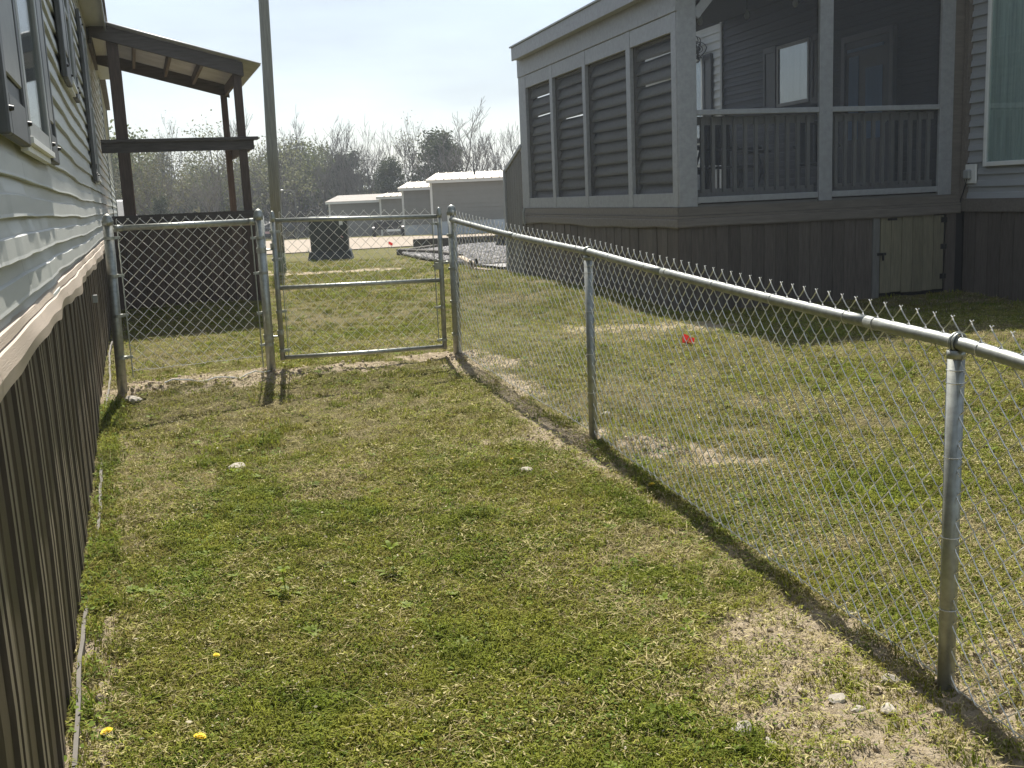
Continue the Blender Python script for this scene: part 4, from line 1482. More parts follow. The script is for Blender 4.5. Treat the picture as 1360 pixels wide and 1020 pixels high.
b = MB(); b.add([(-.66, -1.535, 1.10), (.66, -1.535, 1.10), (.56, -1.06, 1.42), (-.56, -1.06, 1.42)], [(0, 1, 2, 3)]); b.build('rear_window', BLACK, t)
for s in (-1, 1):
    b = MB(); b.bb(s * .78 - .1, s * .78 + .1, -2.23, -2.15, .72, .86); b.build('tail_light', RED, t)
    for yy in (-1.35, 1.35):
        b = MB(); b.tube([(s * .70, yy, .32), (s * .90, yy, .32)], .32, 16); w_ = b.build('wheel', BLACK, t)
        b = MB(); b.tube([(s * .89, yy, .32), (s * .91, yy, .32)], .19, 12); b.build('rim', GALV, w_)
b = MB(); b.bb(-.26, .26, -2.24, -2.20, .56, .72); b.build('number_plate', PINK, t)
b = MB(); b.bb(-.86, .86, -2.28, -2.18, .36, .54); b.build('bumper', BLACK, t)

# utility trailer beside the far homes
t = thing('utility_trailer', 'low dark flat trailer with a pale fender before the far homes', 'trailer', (-6.25, 57.5, gz1(-6.2, 57.5)), .05)
b = MB(); b.bb(-.75, .60, -.5, 1.8, .42, .52); b.build('deck', BLACK, t)
for nm, a in (('side_panel', (-.75, -.70, -.5, 1.8, .525, .80)), ('side_panel', (.55, .60, -.5, 1.8, .525, .80)), ('tail_gate', (-.69, .54, -.5, -.45, .525, .86))):
    pbox(nm, BLACK, t, *a)
for s in (-.85, .70):
    b = MB(); b.tube([(s - .08, .6, .28), (s + .08, .6, .28)], .28, 14); b.build('wheel', BLACK, t)
b = MB(); b.bb(-.10, .62, -.60, -.52, .30, .42); b.build('fender', WHITE, t)

# far homes -----------------------------------------------------------
def home(name_label, x0, y0, L, D, zb, ze, zr, roof, seams, skirt_h, ang=.0, run=2.2, win=(), skirtmat=None):
    """long side faces the camera; x0 = left corner of the near wall"""
    t = thing('mobile_home', name_label, 'mobile home', (x0, y0, zb), ang, 'mobile homes across the road')
    b = MB(); b.bb(0, L, 0, D, skirt_h, ze - zb); b.build('wall_core', HOMEG, t)
    n = max(1, int((ze - zb - skirt_h) / .22))
    for k in range(n):
        z = skirt_h + k * (ze - zb - skirt_h) / n
        h = (ze - zb - skirt_h) / n
        b = MB(); b.add([(0.02, -.035, z + .004), (L - .02, -.035, z + .004), (L - .02, -.008, z + h), (.02, -.008, z + h), (.02, -.004, z + .004), (L - .02, -.004, z + .004)],
                        [(0, 1, 2, 3), (4, 5, 1, 0)])
        b.build('siding_board', HOMEG, t)
    b = MB(); b.bb(.03, L - .03, .03, D - .03, -.4, skirt_h - .005); b.build('skirting', skirtmat or HOMESK, t)
    if skirt_h > .1:
        for k in range(int(L / .8)):
            b = MB(); b.bb(.05 + k * .8, .78 + k * .8, -.0, .026, -.3, skirt_h - .012); b.build('skirting_panel', skirtmat or HOMESK, t)
    for xx in (-.05, L - .05):
        b = MB(); b.bb(xx, xx + .12, -.05, .06, -.3, ze - zb); b.build('corner_trim', HOMETR, t)
    b = MB(); b.bb(-.22, L + .22, -.30, -.06, ze - zb, ze - zb + .16); b.build('fascia', HOMETR, t)
    b = MB(); zf = ze - zb + .162; zt = zr - zb
    b.add([(-.25, -.34, zf), (L + .25, -.34, zf), (L + .05, run, zt), (.25, run, zt), (L + .25, D + .3, zf), (-.25, D + .3, zf)],
          [(0, 1, 2, 3), (3, 2, 4, 5), (1, 4, 2), (0, 3, 5), (5, 4, 1, 0)])
    ro = b.build('roof', roof, t)
    if seams:
        q = .3
        while q < L:
            b = MB(); b.beam((q - .0, -.345, zf + .02), (min(L, q + .10), run - .02, zt + .02), .05, .045); b.build('roof_seam', roof, ro)
            q += seams
    for (xa, xb, za, zb_) in win:
        b = MB(); b.bb(xa, xb, -.06, -.036, za, zb_); w_ = b.build('window', HOMETR, t)
        b = MB(); b.bb(xa + .05, xb - .05, -.066, -.061, za + .05, zb_ - .05); b.build('pane', DARKSH, w_)
    return t


h = home('large grey mobile home with cream ribbed metal roof right across the road', -3.86, 57, 14, 4.6, -.19, 2.55, 3.10, METROOF, .42, .72, ang=.02, run=1.6, win=((4.15, 4.35, 1.0, 2.2),))
b = MB(); b.tube([(2.35, .9, 3.1), (2.35, .9, 3.42)], .05, 8); b.build('vent_pipe', BLACK, h)
home('second mobile home from the right with narrow visible cream roof end', -6.0, 63.5, 9, 4.6, -.45, 2.28, 2.80, METROOF, .42, .72, ang=.02, run=1.6)
home('small low mobile home with cream ribbed roof at the middle of the row', -8.1, 70, 6, 4.6, -.60, 1.86, 2.25, METROOF, .42, .20, ang=.02, run=1.6, skirtmat=HOMEG)
home('grey mobile home with brown shingle roof at the left of the row', -12.25, 75, 8.5, 6, -.7, 1.68, 2.28, HOMERF, 0, .25, ang=.02, run=3.0, skirtmat=HOMEG)
home('distant low grey roofed home just right of the pole', -25.6, 104, 9, 6, -1.2, .95, 1.75, HOMERF, 0, .25, ang=.0, run=3.0, skirtmat=HOMEG)
home('distant brown roofed home behind the utility cabinet', -20.3, 100, 9, 6, -1.15, 1.15, 1.95, M('brown_far_roof', (.20, .15, .125), rough=.85, var=.15, scale=3), 0, .25, ang=.0, run=3.0, skirtmat=HOMEG)
# white truck front by the left house, glimpsed behind the deck post
t = thing('white_van', 'white van parked far behind the left deck post', 'van', (-13.5, 35.0, gz1(-13.5, 35)), .0)
b = MB()
b.add([(-.95, -2.4, .35), (.95, -2.4, .35), (.95, 2.3, .35), (-.95, 2.3, .35), (-.88, -2.4, 1.95), (.88, -2.4, 1.95), (.88, 1.0, 1.95), (-.88, 1.0, 1.95), (-.93, 2.3, 1.1), (.93, 2.3, 1.1)],
      [(3, 2, 1, 0), (4, 5, 6, 7), (0, 1, 5, 4), (1, 2, 9, 6, 5), (7, 6, 9, 8), (3, 8, 9, 2), (0, 4, 7, 8, 3)])
b.build('body', WHITE, t, bevel=.05)
for s in (-1, 1):
    for yy in (-1.5, 1.5):
        b = MB(); b.tube([(s * .75, yy, .34), (s * .97, yy, .34)], .34, 14); b.build('wheel', BLACK, t)
    b = MB(); b.bb(s * .70 - .1, s * .70 + .1, -2.44, -2.405, 1.0, 1.3); b.build('tail_light', RED, t)
for s in (-1, 1):
    b = MB(); b.bb(s * .4 - .3, s * .4 + .3, -2.43, -2.405, 1.25, 1.75); b.build('rear_window', BLACK, t)
# street lamp far away
t = thing('street_lamp', 'thin grey street lamp with a bent arm beyond the road', 'street lamp', (-14.0, 72, -.6))
b = MB(); b.tube([(0, 0, -.2), (0, 0, 2.9), (-.06, 0, 3.15), (-.25, 0, 3.3), (-.75, 0, 3.35)], [.045, .04, .035, .03, .025], 8); b.build('lamp_pole', GREYWOODV, t)
b = MB(); b.lathe([(.05, .06), (.14, .02), (.15, -.03), (.10, -.06)], 10, (-.85, 0, 3.34)); b.build('lamp_head', GREYTRIM, t)

# ================================================================== TREES
def limb_tree(seed, H, levels=5, spread=.55, n0=5, up=.55, r0=None, lean=0.0, trunkfrac=.35, fork=3):
    """returns (trunk segs, twig segs, tips)"""
    q = random.Random(seed)
    big, fine, tips = [], [], []
    r0 = r0 or H * .018

    def grow(p, d, L, r, lv):
        m = 3 if lv < 3 else 2
        pts = [p]
        for i in range(m):
            d = (d + Vector((q.uniform(-1, 1), q.uniform(-1, 1), q.uniform(-.4, .8))) * (.13 + .03 * lv)).normalized()
            p = p + d * (L / m)
            pts.append(p)
        rs = [r * (1 - .45 * i / m) for i in range(m + 1)]
        (big if lv < 2 else fine).append((pts, rs))
        if lv >= levels - 1:
            tips.append((p, d)); return
        k = fork if lv else n0
        for i in range(k):
            t = q.uniform(.35, 1.0) if lv else q.uniform(.2, 1.0)
            idx = min(m - 1, int(t * m)); f = t * m - idx
            bp = pts[idx].lerp(pts[idx + 1], f)
            az = q.uniform(0, 2 * PI)
            side = Vector((math.cos(az), math.sin(az), 0))
            nd = (d * (1 - spread) + side * spread + Vector((0, 0, up * q.uniform(.3, 1)))).normalized()
            grow(bp, nd, L * q.uniform(.55, .82), rs[idx] * q.uniform(.5, .68), lv + 1)
        # leader continues
        grow(pts[-1], (d + Vector((0, 0, .2))).normalized(), L * .72, rs[-1] * .9, lv + 1)
    grow(Vector((0, 0, 0)), Vector((lean, 0, 1)).normalized(), H * trunkfrac, r0, 0)
    return big, fine, tips


def segs_mesh(name, segs, mat, n, rmin=.0):
    b = MB()
    for pts, rs in segs: b.tube(pts, [max(r, rmin) for r in rs], n, caps=False)
    return b.mesh(name, mat)


def leaves_mesh(name, tips, mat, per, rad, size, seed, flat=0.5, extra=None):
    q = np.random.default_rng(seed)
    P = np.array([t[0][:] for t in tips])
    N = len(P) * per
    base = np.repeat(P, per, 0) + q.normal(0, rad, (N, 3)) * np.array([1, 1, .8])
    a = q.normal(0, 1, (N, 3)); a /= np.linalg.norm(a, axis=1, keepdims=True)
    c = np.cross(a, q.normal(0, 1, (N, 3))); c /= np.linalg.norm(c, axis=1, keepdims=True)
    sz = size * q.uniform(.5, 1.4, (N, 1))
    v = np.stack([base - a * sz, base + c * sz * .55, base + a * sz, base - c * sz * .55], 1).reshape(-1, 3)
    me = bpy.data.meshes.new(name)
    me.vertices.add(len(v)); me.vertices.foreach_set('co', v.ravel())
    me.loops.add(N * 4); me.loops.foreach_set('vertex_index', np.arange(N * 4, dtype=np.int32))
    me.polygons.add(N); me.polygons.foreach_set('loop_start', np.arange(0, N * 4, 4, dtype=np.int32))
    me.update(calc_edges=True); me.materials.append(mat)
    return me


TREES = {}


def proto(key, H, seed, crown, **kw):
    big, fine, tips = limb_tree(seed, H, **kw)
    zm = max(p.z for pts, _ in big + fine for p in pts)
    k = H / zm
    wid = kw.get('lean', 0) * 0 + 1.0
    big = [([p * k for p in pts], [r * k * wid for r in rs]) for pts, rs in big]
    fine = [([p * k for p in pts], [r * k for r in rs]) for pts, rs in fine]
    tips = [(p * k, d) for p, d in tips]
    tm = segs_mesh('trunk', big, BARK, 6)
    fm = segs_mesh('branches', fine, TWIG if crown is None else BARK, 3, .013)
    cm = None
    if crown is not None:
        mat, per, rad, size = crown
        cm = leaves_mesh('crown', tips, mat, per, rad, size, seed)
    TREES[key] = (tm, fm, cm, H)


proto('bare_a', 10, 1, None, levels=6, n0=6, spread=.52, up=.55, fork=2, trunkfrac=.30)
proto('bare_b', 10, 2, None, levels=6, n0=6, spread=.48, up=.6, fork=2, trunkfrac=.26)
proto('bare_c', 10, 3, None, levels=6, n0=5, spread=.58, up=.45, fork=2, trunkfrac=.28)
proto('spring_a', 10, 4, (LEAFP, 2, .28, .07), levels=6, n0=4, spread=.42, up=.7, fork=2, trunkfrac=.30)
proto('leafy_a', 10, 5, (LEAFY, 26, .55, .15), levels=5, n0=5, spread=.55, up=.4, fork=2, trunkfrac=.26)
proto('leafy_b', 10, 6, (LEAFP, 9, .50, .12), levels=5, n0=6, spread=.55, up=.45, fork=2, trunkfrac=.24)
proto('bud_a', 10, 7, (LEAFB, 12, .50, .11), levels=5, n0=6, spread=.6, up=.35, fork=2, trunkfrac=.22)
proto('bud_b', 10, 8, (LEAFB, 6, .45, .10), levels=6, n0=5, spread=.5, up=.5, fork=2, trunkfrac=.22)
# evergreen: broad uneven mass of dark sprays on short limbs
q_ = random.Random(9)
tips = []
br = MB()
for i in range(46):
    h = 1.6 + 7.6 * (i / 46) ** .9
    a = i * 2.4 + q_.uniform(-.4, .4)
    env = 2.5 * math.sin(PI * min(1, (h - .6) / 9.6) ** .8) ** .7 * q_.uniform(.55, 1.1)
    e = Vector((env * math.cos(a), env * math.sin(a), h + q_.uniform(.1, .9)))
    br.tube([(0, 0, h - .5), tuple(e * .5 + Vector((0, 0, h * .5 - .1))), tuple(e)], [.05, .03, .012], 3)
    for k in range(9):
        t_ = q_.uniform(.3, 1.05)
        tips.append((Vector((e.x * t_, e.y * t_, h + (e.z - h) * t_)) + Vector((q_.gauss(0, .25), q_.gauss(0, .25), q_.gauss(0, .2))), None))
tb_ = MB(); tb_.tube([(0, 0, -.3), (0, 0, 5), (0, 0, 9.6)], [.2, .12, .03], 6)
TREES['pine'] = (tb_.mesh('trunk', BARK), br.mesh('branches', BARK), leaves_mesh('crown', tips, LEAFD, 24, .26, .14, 3), 10)


def tree(key, px_x, y, H, label, group, rz, sx=1.0, zoff=0.0):
    tm, fm, cm, H0 = TREES[key]
    s = H / H0
    z = gz1(px_x, y) - .2 + zoff
    t = thing({'pine': 'evergreen_tree'}.get(key, 'bare_tree' if key.startswith('bare') else 'leafy_tree'), label, 'tree', (px_x, y, z), rz, group)
    t.scale = (s * sx, s * sx, s)
    inst('trunk', tm, t)
    if cm:
        inst('branches', fm, t)
        inst('crown', cm, t)
    else:
        inst('crown', fm, t)
    return t


GB_ = 'bare trees in the far wood'
GL_ = 'leafy trees in the far wood'
tr = random.Random(21)
sky_trees = [
    ('bare_b', -20.6, 86, 10.6, 'slender bare tree rising just left of the utility pole', .9),
    ('bare_a', -17.6, 88, 11.0, 'slender bare tree rising just right of the utility pole', .85),
    ('bare_c', -15.3, 90, 10.2, 'second bare tree right of the utility pole', .85),
    ('leafy_b', -16.4, 80, 7.9, 'pale green leafy tree right of the pole below bare crowns', 1.2),
    ('bare_b', -12.6, 88, 9.6, 'leftmost of three bare trees over the brown roofed home', .9),
    ('bare_a', -11.0, 86, 9.8, 'middle of three bare trees over the brown roofed home', .8),
    ('bare_c', -9.6, 88, 9.4, 'rightmost of three bare trees over the brown roofed home', .85),
    ('spring_a', -7.4, 86, 9.7, 'thin tree with pale new leaves at the middle of skyline', .95),
    ('bare_c', -3.6, 84, 10.4, 'tallest bare tree left above the cream roofed home', 1.05),
    ('bare_a', -1.6, 86, 9.6, 'bare tree right beside the tallest one above cream roof', .95),
    ('bare_b', .6, 88, 8.8, 'bare tree over the right end of the cream metal roof', .95),
    ('bare_a', 2.6, 86, 8.4, 'bare tree partly behind the slatted porch corner', .95),
    ('pine', -8.9, 84, 6.1, 'dark evergreen tree between the bare trees at middle skyline', 1.0),
    ('pine', -4.9, 86, 8.2, 'round dark evergreen tree left of the tallest bare tree', 1.1),
    ('pine', -13.4, 92, 7.2, 'dark evergreen tree behind the pale green tree near the pole', 1.2),
    ('leafy_a', -30.2, 84, 10.0, 'rounded green leafy tree behind the left deck post', .95),
    ('spring_a', -27.0, 86, 10.4, 'thin sprouting tree above the left part of deck rail', .75),
    ('leafy_b', -22.2, 82, 9.4, 'pale flowering tree top above the right part of deck rail', 1.0),
    ('bud_a', -24.6, 76, 7.2, 'broad olive brown budding tree behind the middle of the deck', 1.0),
    ('pine', -21.2, 66, 3.2, 'small light green young conifer behind the deck', .9),
    ('bud_b', -27.6, 74, 7.4, 'brown budding tree behind the left half of the deck', 1.0),
    ('bare_c', -20.0, 72, 6.4, 'grey bare tree low behind the right deck posts', 1.0),
]
for i, (k, x, y, H, lb, sx) in enumerate(sky_trees):
    tree(k, x, y, H, lb, GL_ if not k.startswith('bare') else GB_, tr.uniform(0, 6.28), sx)
for i in range(84):
    x = -40 + 54 * (i + tr.uniform(-.4, .4)) / 84
    y = tr.uniform(90, 112)
    k = tr.choice(['bare_a', 'bare_b', 'bare_c', 'bud_a', 'bud_b', 'bud_a', 'leafy_b', 'bud_b', 'bud_b'])
    H = tr.uniform(6.2, 8.6) if x < -16 else tr.uniform(3.6, 5.2)
    if x < -16 and tr.random() < .55: k = tr.choice(['leafy_a', 'leafy_a', 'leafy_b'])
    bare = k.startswith('bare')
    wh = ('behind the brown deck' if x < -20 else 'behind the utility pole' if x < -14.5 else 'above the brown roofed home' if x < -8.5 else 'above the small cream roofs' if x < -4.2 else 'above the large cream roofed home' if x < 3 else 'hidden behind the screened porch')
    tree(k, x, y, H, ('short leafless grey tree in the far wood ' if bare else 'leafy green tree in the far wood ' if k.startswith('leafy') else 'budding olive brown tree in the far wood ') + wh,
         ('leafless trees ' if bare else 'leafy trees ' if k.startswith('leafy') else 'budding trees ') + wh, tr.uniform(0, 6.28), tr.uniform(.9, 1.3))
# more wood off both ends of the view, seen only from a step aside, kept as one mass with the undergrowth
nr = np.random.default_rng(4)
N = 110000
ux = nr.uniform(-62, 30, N); uy = nr.uniform(90, 122, N)
hmax = 2.0 + 2.2 * vnoise(ux * .22, uy * .12, 8) + np.where(ux < -16, 1.6, 0) + .9 * vnoise(ux * .9, uy * .3, 3)
uz = gz(ux, uy) + hmax * nr.random(N) ** .8
base = np.stack([ux, uy, uz], 1)
a = nr.normal(0, 1, (N, 3)); a[:, 2] *= 1.6; a /= np.linalg.norm(a, axis=1, keepdims=True)
c = np.cross(a, nr.normal(0, 1, (N, 3))); c /= np.linalg.norm(c, axis=1, keepdims=True)
sz = nr.uniform(.10, .34, (N, 1)); wd = np.where(nr.random((N, 1)) < .5, .12, .55)
v = np.stack([base - a * sz, base + c * sz * wd, base + a * sz, base - c * sz * wd], 1).reshape(-1, 3)
me = bpy.data.meshes.new('undergrowth')
me.vertices.add(len(v)); me.vertices.foreach_set('co', v.ravel())
me.loops.add(N * 4); me.loops.foreach_set('vertex_index', np.arange(N * 4, dtype=np.int32))
me.polygons.add(N); me.polygons.foreach_set('loop_start', np.arange(0, N * 4, 4, dtype=np.int32))
me.polygons.foreach_set('material_index', nr.choice([0, 0, 1, 2], N).astype(np.int32))
me.update(calc_edges=True)
for m in (LEAFB, TWIG, LEAFD): me.materials.append(m)
o = bpy.data.objects.new('undergrowth', me); C0.objects.link(o)
tagit(o, 'dense grey brown undergrowth and brush filling the far wood', 'undergrowth', kind='stuff')

# ================================================================== HAZE
hb = MB(); hb.bb(-520, 520, -70, 1420, -9.0, 16.0)
hm = bpy.data.materials.new('pale_haze'); hm.use_nodes = True
hn = hm.node_tree.nodes; hn.clear()
ho = hn.new('ShaderNodeOutputMaterial'); hv = hn.new('ShaderNodeVolumePrincipled')
hv.inputs['Color'].default_value = (.86, .93, 1.0, 1)
hv.inputs['Density'].default_value = HAZE
hv.inputs['Anisotropy'].default_value = 0.3
hm.node_tree.links.new(hv.outputs[0], ho.inputs['Volume'])
tagit(hb.build('haze', hm), 'thin pale haze in the air over the whole place', 'haze', kind='stuff')

# ================================================================== GRASS
GRG = M('grass_green', (.105, .155, .014), rough=.75, col2=(.27, .27, .042), scale=3.2, rand=.38, trans=.42, spec=.10, world=True)
GRY = M('grass_yellow_green', (.155, .148, .028), rough=.75, col2=(.31, .27, .080), scale=7, rand=.35, trans=.40, spec=.10, world=True)
STRAW = M('dry_straw', (.20, .155, .070), rough=.8, col2=(.50, .43, .235), scale=30, rand=.38, trans=.15, spec=.1, world=True)
CLOV = M('broad_weed_leaf', (.10, .165, .018), rough=.7, col2=(.22, .285, .05), scale=9, rand=.28, trans=.45, spec=.12, world=True)


def clump(name, seed, mat, n, rad, hmin, hmax, w, flat, leaf=False):
    q = random.Random(seed)
    b = MB()
    for i in range(n):
        a = q.uniform(0, 2 * PI); rr = rad * math.sqrt(q.random())
        x, y = rr * math.cos(a), rr * math.sin(a)
        h = q.uniform(hmin, hmax)
        az = q.uniform(0, 2 * PI)
        fl = flat * q.uniform(.5, 1.3)
        dx, dy = math.cos(az), math.sin(az)
        px, py = -dy, dx
        if leaf:
            # rounded little leaf on a leaning stalk
            c = Vector((x + dx * h * .5, y + dy * h * .5, h * q.uniform(.3, .9)))
            t = Vector((dx, dy, q.uniform(-.3, .5))).normalized(); s = Vector((px, py, q.uniform(-.3, .3))).normalized()
            L_ = w * q.uniform(.7, 1.5)
            b.add([c - t * L_, c - t * L_ * .3 + s * L_ * .55, c + t * L_ * .5 + s * L_ * .5, c + t * L_, c + t * L_ * .5 - s * L_ * .5, c - t * L_ * .3 - s * L_ * .55], [(0, 1, 2, 3, 4, 5)])
            continue
        o1 = h * fl * .35; o2 = h * fl
        z1 = h * (.62 if flat < 1 else .25); z2 = h * max(.12, 1 - fl * .55) if flat < 1 else q.uniform(.004, .016)
        ww = w * q.uniform(.6, 1.2)
        b.add([(x - px * ww, y - py * ww, -.004), (x + px * ww, y + py * ww, -.004),
               (x + dx * o1 + px * ww * .85, y + dy * o1 + py * ww * .85, z1), (x + dx * o1 - px * ww * .85, y + dy * o1 - py * ww * .85, z1),
               (x + dx * o2, y + dy * o2, z2)], [(0, 1, 2, 3), (3, 2, 4)])
    me = b.mesh(name, mat)
    return bpy.data.objects.new(name, me)


protos = [
    clump('grass_clump_a', 1, GRG, 30, .048, .008, .028, .0018, .95),
    clump('grass_clump_b', 2, GRG, 24, .052, .010, .036, .0020, .98),
    clump('grass_clump_c', 3, GRY, 28, .050, .008, .030, .0018, .98),
    clump('grass_clump_d', 4, STRAW, 16, .060, .015, .045, .0014, 1.3),
    clump('grass_clump_e', 5, STRAW, 12, .070, .03, .07, .0013, 1.5),
    clump('grass_clump_f', 6, CLOV, 16, .055, .008, .026, .0058, .8, True),
    clump('grass_clump_g', 7, GRG, 30, .045, .020, .055, .0020, .8),
]


def scatter(name, pts, rot, scl, idx, objs, label, cat, kind='stuff'):
    pc = bpy.data.collections.new(name + '_kinds')     # never linked to the scene: only a store of source shapes
    for i, o in enumerate(objs):
        o.name = '%s_%02d' % (name, i)
        pc.objects.link(o)
    me = bpy.data.meshes.new(name)
    me.vertices.add(len(pts)); me.vertices.foreach_set('co', pts.astype(np.float32).ravel())
    a = me.attributes.new('rot', 'FLOAT_VECTOR', 'POINT'); a.data.foreach_set('vector', rot.astype(np.float32).ravel())
    a = me.attributes.new('scl', 'FLOAT_VECTOR', 'POINT'); a.data.foreach_set('vector', scl.astype(np.float32).ravel())
    a = me.attributes.new('kindidx', 'INT', 'POINT'); a.data.foreach_set('value', idx.astype(np.int32))
    me.update()
    o = bpy.data.objects.new(name, me); C0.objects.link(o)
    ng = bpy.data.node_groups.new(name, 'GeometryNodeTree')
    ng.interface.new_socket('Geometry', in_out='INPUT', socket_type='NodeSocketGeometry')
    ng.interface.new_socket('Geometry', in_out='OUTPUT', socket_type='NodeSocketGeometry')
    n, l = ng.nodes, ng.links
    gi, go = n.new('NodeGroupInput'), n.new('NodeGroupOutput')
    ip = n.new('GeometryNodeInstanceOnPoints')
    ci = n.new('GeometryNodeCollectionInfo')
    ci.inputs['Collection'].default_value = pc
    ci.inputs['Separate Children'].default_value = True
    ci.inputs['Reset Children'].default_value = True

    def na(nm, ty):
        x = n.new('GeometryNodeInputNamedAttribute'); x.data_type = ty; x.inputs['Name'].default_value = nm
        return [s for s in x.outputs if s.enabled and s.name == 'Attribute'][0]
    l.new(gi.outputs[0], ip.inputs['Points'])
    l.new(ci.outputs[0], ip.inputs['Instance'])
    ip.inputs['Pick Instance'].default_value = True
    l.new(na('kindidx', 'INT'), ip.inputs['Instance Index'])
    er = n.new('FunctionNodeEulerToRotation')
    l.new(na('rot', 'FLOAT_VECTOR'), er.inputs[0]); l.new(er.outputs[0], ip.inputs['Rotation'])
    l.new(na('scl', 'FLOAT_VECTOR'), ip.inputs['Scale'])
    l.new(ip.outputs[0], go.inputs[0])
    m = o.modifiers.new('scatter', 'NODES'); m.node_group = ng
    return tagit(o, label, cat, kind=kind)


# exact height of the built ground sheet
ZG = GZ.reshape(ny_, nx_)


def gsheet(x, y):
    ix = np.clip(np.searchsorted(gx, x) - 1, 0, nx_ - 2); iy = np.clip(np.searchsorted(gy, y) - 1, 0, ny_ - 2)
    fx = (x - gx[ix]) / (gx[ix + 1] - gx[ix]); fy = (y - gy[iy]) / (gy[iy + 1] - gy[iy])
    return (ZG[iy, ix] * (1 - fx) + ZG[iy, ix + 1] * fx) * (1 - fy) + (ZG[iy + 1, ix] * (1 - fx) + ZG[iy + 1, ix + 1] * fx) * fy


def inside_any(x, y):
    # left house, deck, right house with porch
    wx = -1.39 - .346 * (y - 2.97)
    m = x < wx - .01
    u = (x + 4.02) * math.cos(DA) + (y - 13.47) * math.sin(DA); w = -(x + 4.02) * math.sin(DA) + (y - 13.47) * math.cos(DA)
    m |= (u > -2) & (u < .95) & (w > -.03) & (w < DD)
    u = (x - RO[0]) * math.cos(RA) + (y - RO[1]) * math.sin(RA); w = -(x - RO[0]) * math.sin(RA) + (y - RO[1]) * math.cos(RA)
    m |= (u > -.03) & (w > -.03) & (w < 9)
    m |= (u > HX)
    return m


gr = np.random.default_rng(12)
N = 420000
y = 1.3 + (26 - 1.3) * gr.random(N)
x = -9.5 + 19.5 * gr.random(N)
dens = 900 / (1 + (np.maximum(y, 2.2) / 5.0) ** 2.0)
area_d = N / (19.5 * 24.7)
keep = gr.random(N) < np.minimum(1, dens / area_d)
# in view, with room for a step to the side
px_ = x / np.maximum(y, .5)
keep &= (px_ > -.72) & (px_ < .78)
keep &= ~inside_any(x, y)
gravel_m = (y > 18.2) & (x > -2.7) & (y > 27.3 - 9.6 * np.clip((x + 2.65) / 3.3, 0, 1) ** .75 - .1)
keep &= ~gravel_m
x, y = x[keep], y[keep]
# near the camera a denser coat
N2 = 52000
y2 = 1.5 + 4.8 * gr.random(N2) ** .9; x2 = (-.66 + 1.36 * gr.random(N2)) * y2
k2 = ~inside_any(x2, y2)
x = np.concatenate([x, x2[k2]]); y = np.concatenate([y, y2[k2]])
d = dirt(x, y); dr = dry(x, y)
k = gr.random(len(x)) > np.clip(d * 1.35 - .08, 0, .88)
x, y, d, dr = x[k], y[k], d[k], dr[k]
n = len(x)
r = gr.random(n)
green_p = np.clip((.62 - dr) * 3.2 + .34, .22, .9) * (1 - .7 * d)
idx = np.where(r < green_p * .5, gr.integers(0, 2, n), np.where(r < green_p, 2, 3 + (gr.random(n) < .35)))
tuft = vnoise(x * 2.3, y * 2.3, 91)
lu_ = lush(x, y)
idx = np.where(gr.random(n) < np.clip((tuft - .35) * .42, .03, .2) + .30 * lu_, 5, idx)
idx = np.where((lu_ > .45) & (gr.random(n) < .22), 6, idx)
idx = np.where((fbm(x * 2.9, y * 2.9, 95, 3) > .66) & (gr.random(n) < .16), 6, idx)
s = (.8 + .5 * gr.random(n)) * (1 + np.clip((y - 6) / 22, 0, .7)) * (.65 + .7 * fbm(x * 1.2, y * 1.2, 97, 3))
idx_flat = np.isin(idx, (3, 4))
rot = np.stack([gr.normal(0, .13, n), gr.normal(0, .13, n), gr.uniform(0, 6.283, n)], 1)
scl = np.stack([s, s, s * np.where(idx_flat, 1.0, .9 + .25 * gr.random(n))], 1)
scatter('lawn_grass', np.stack([x, y, gsheet(x, y)], 1), rot, scl, idx, protos, 'short mown green grass mixed with dry clippings over the lawn', 'grass')

# fringe of taller blades along the house skirt and the fence foot
N = 2600
yy = 1.6 + 6.2 * gr.random(N); xx = -1.39 - .346 * (yy - 2.97) + .015 + np.abs(gr.normal(0, .05, N))
ss = gr.uniform(.5, 1.3, N)
kk = gr.random(N) > np.clip(dirt(xx, yy) * 1.6, 0, .95)
xx, yy, ss = xx[kk], yy[kk], ss[kk]; N = len(xx)
fring = [clump('fringe_a', 31, GRG, 20, .035, .03, .085, .0022, .7), clump('fringe_b', 32, GRY, 20, .04, .03, .075, .002, .9), clump('fringe_c', 33, CLOV, 10, .05, .02, .05, .010, .8, True)]
scatter('grass_fringe', np.stack([xx, yy, gsheet(xx, yy)], 1), np.stack([gr.normal(0, .15, N), gr.normal(0, .15, N), gr.uniform(0, 6.28, N)], 1), np.stack([ss] * 3, 1), gr.choice([0, 0, 1, 2], N), fring,
        'taller grass blades along the foot of the brown skirting', 'grass')


# crumbs of dug soil and gravel
def lump(name, seed, mat, sq=.7):
    q = random.Random(seed)
    bm = bmesh.new(); bmesh.ops.create_icosphere(bm, subdivisions=1, radius=1)
    for v_ in bm.verts: v_.co *= q.uniform(.7, 1.25); v_.co.z *= sq
    me = bpy.data.meshes.new(name); bm.to_mesh(me); bm.free(); me.materials.append(mat)
    return bpy.data.objects.new(name, me)


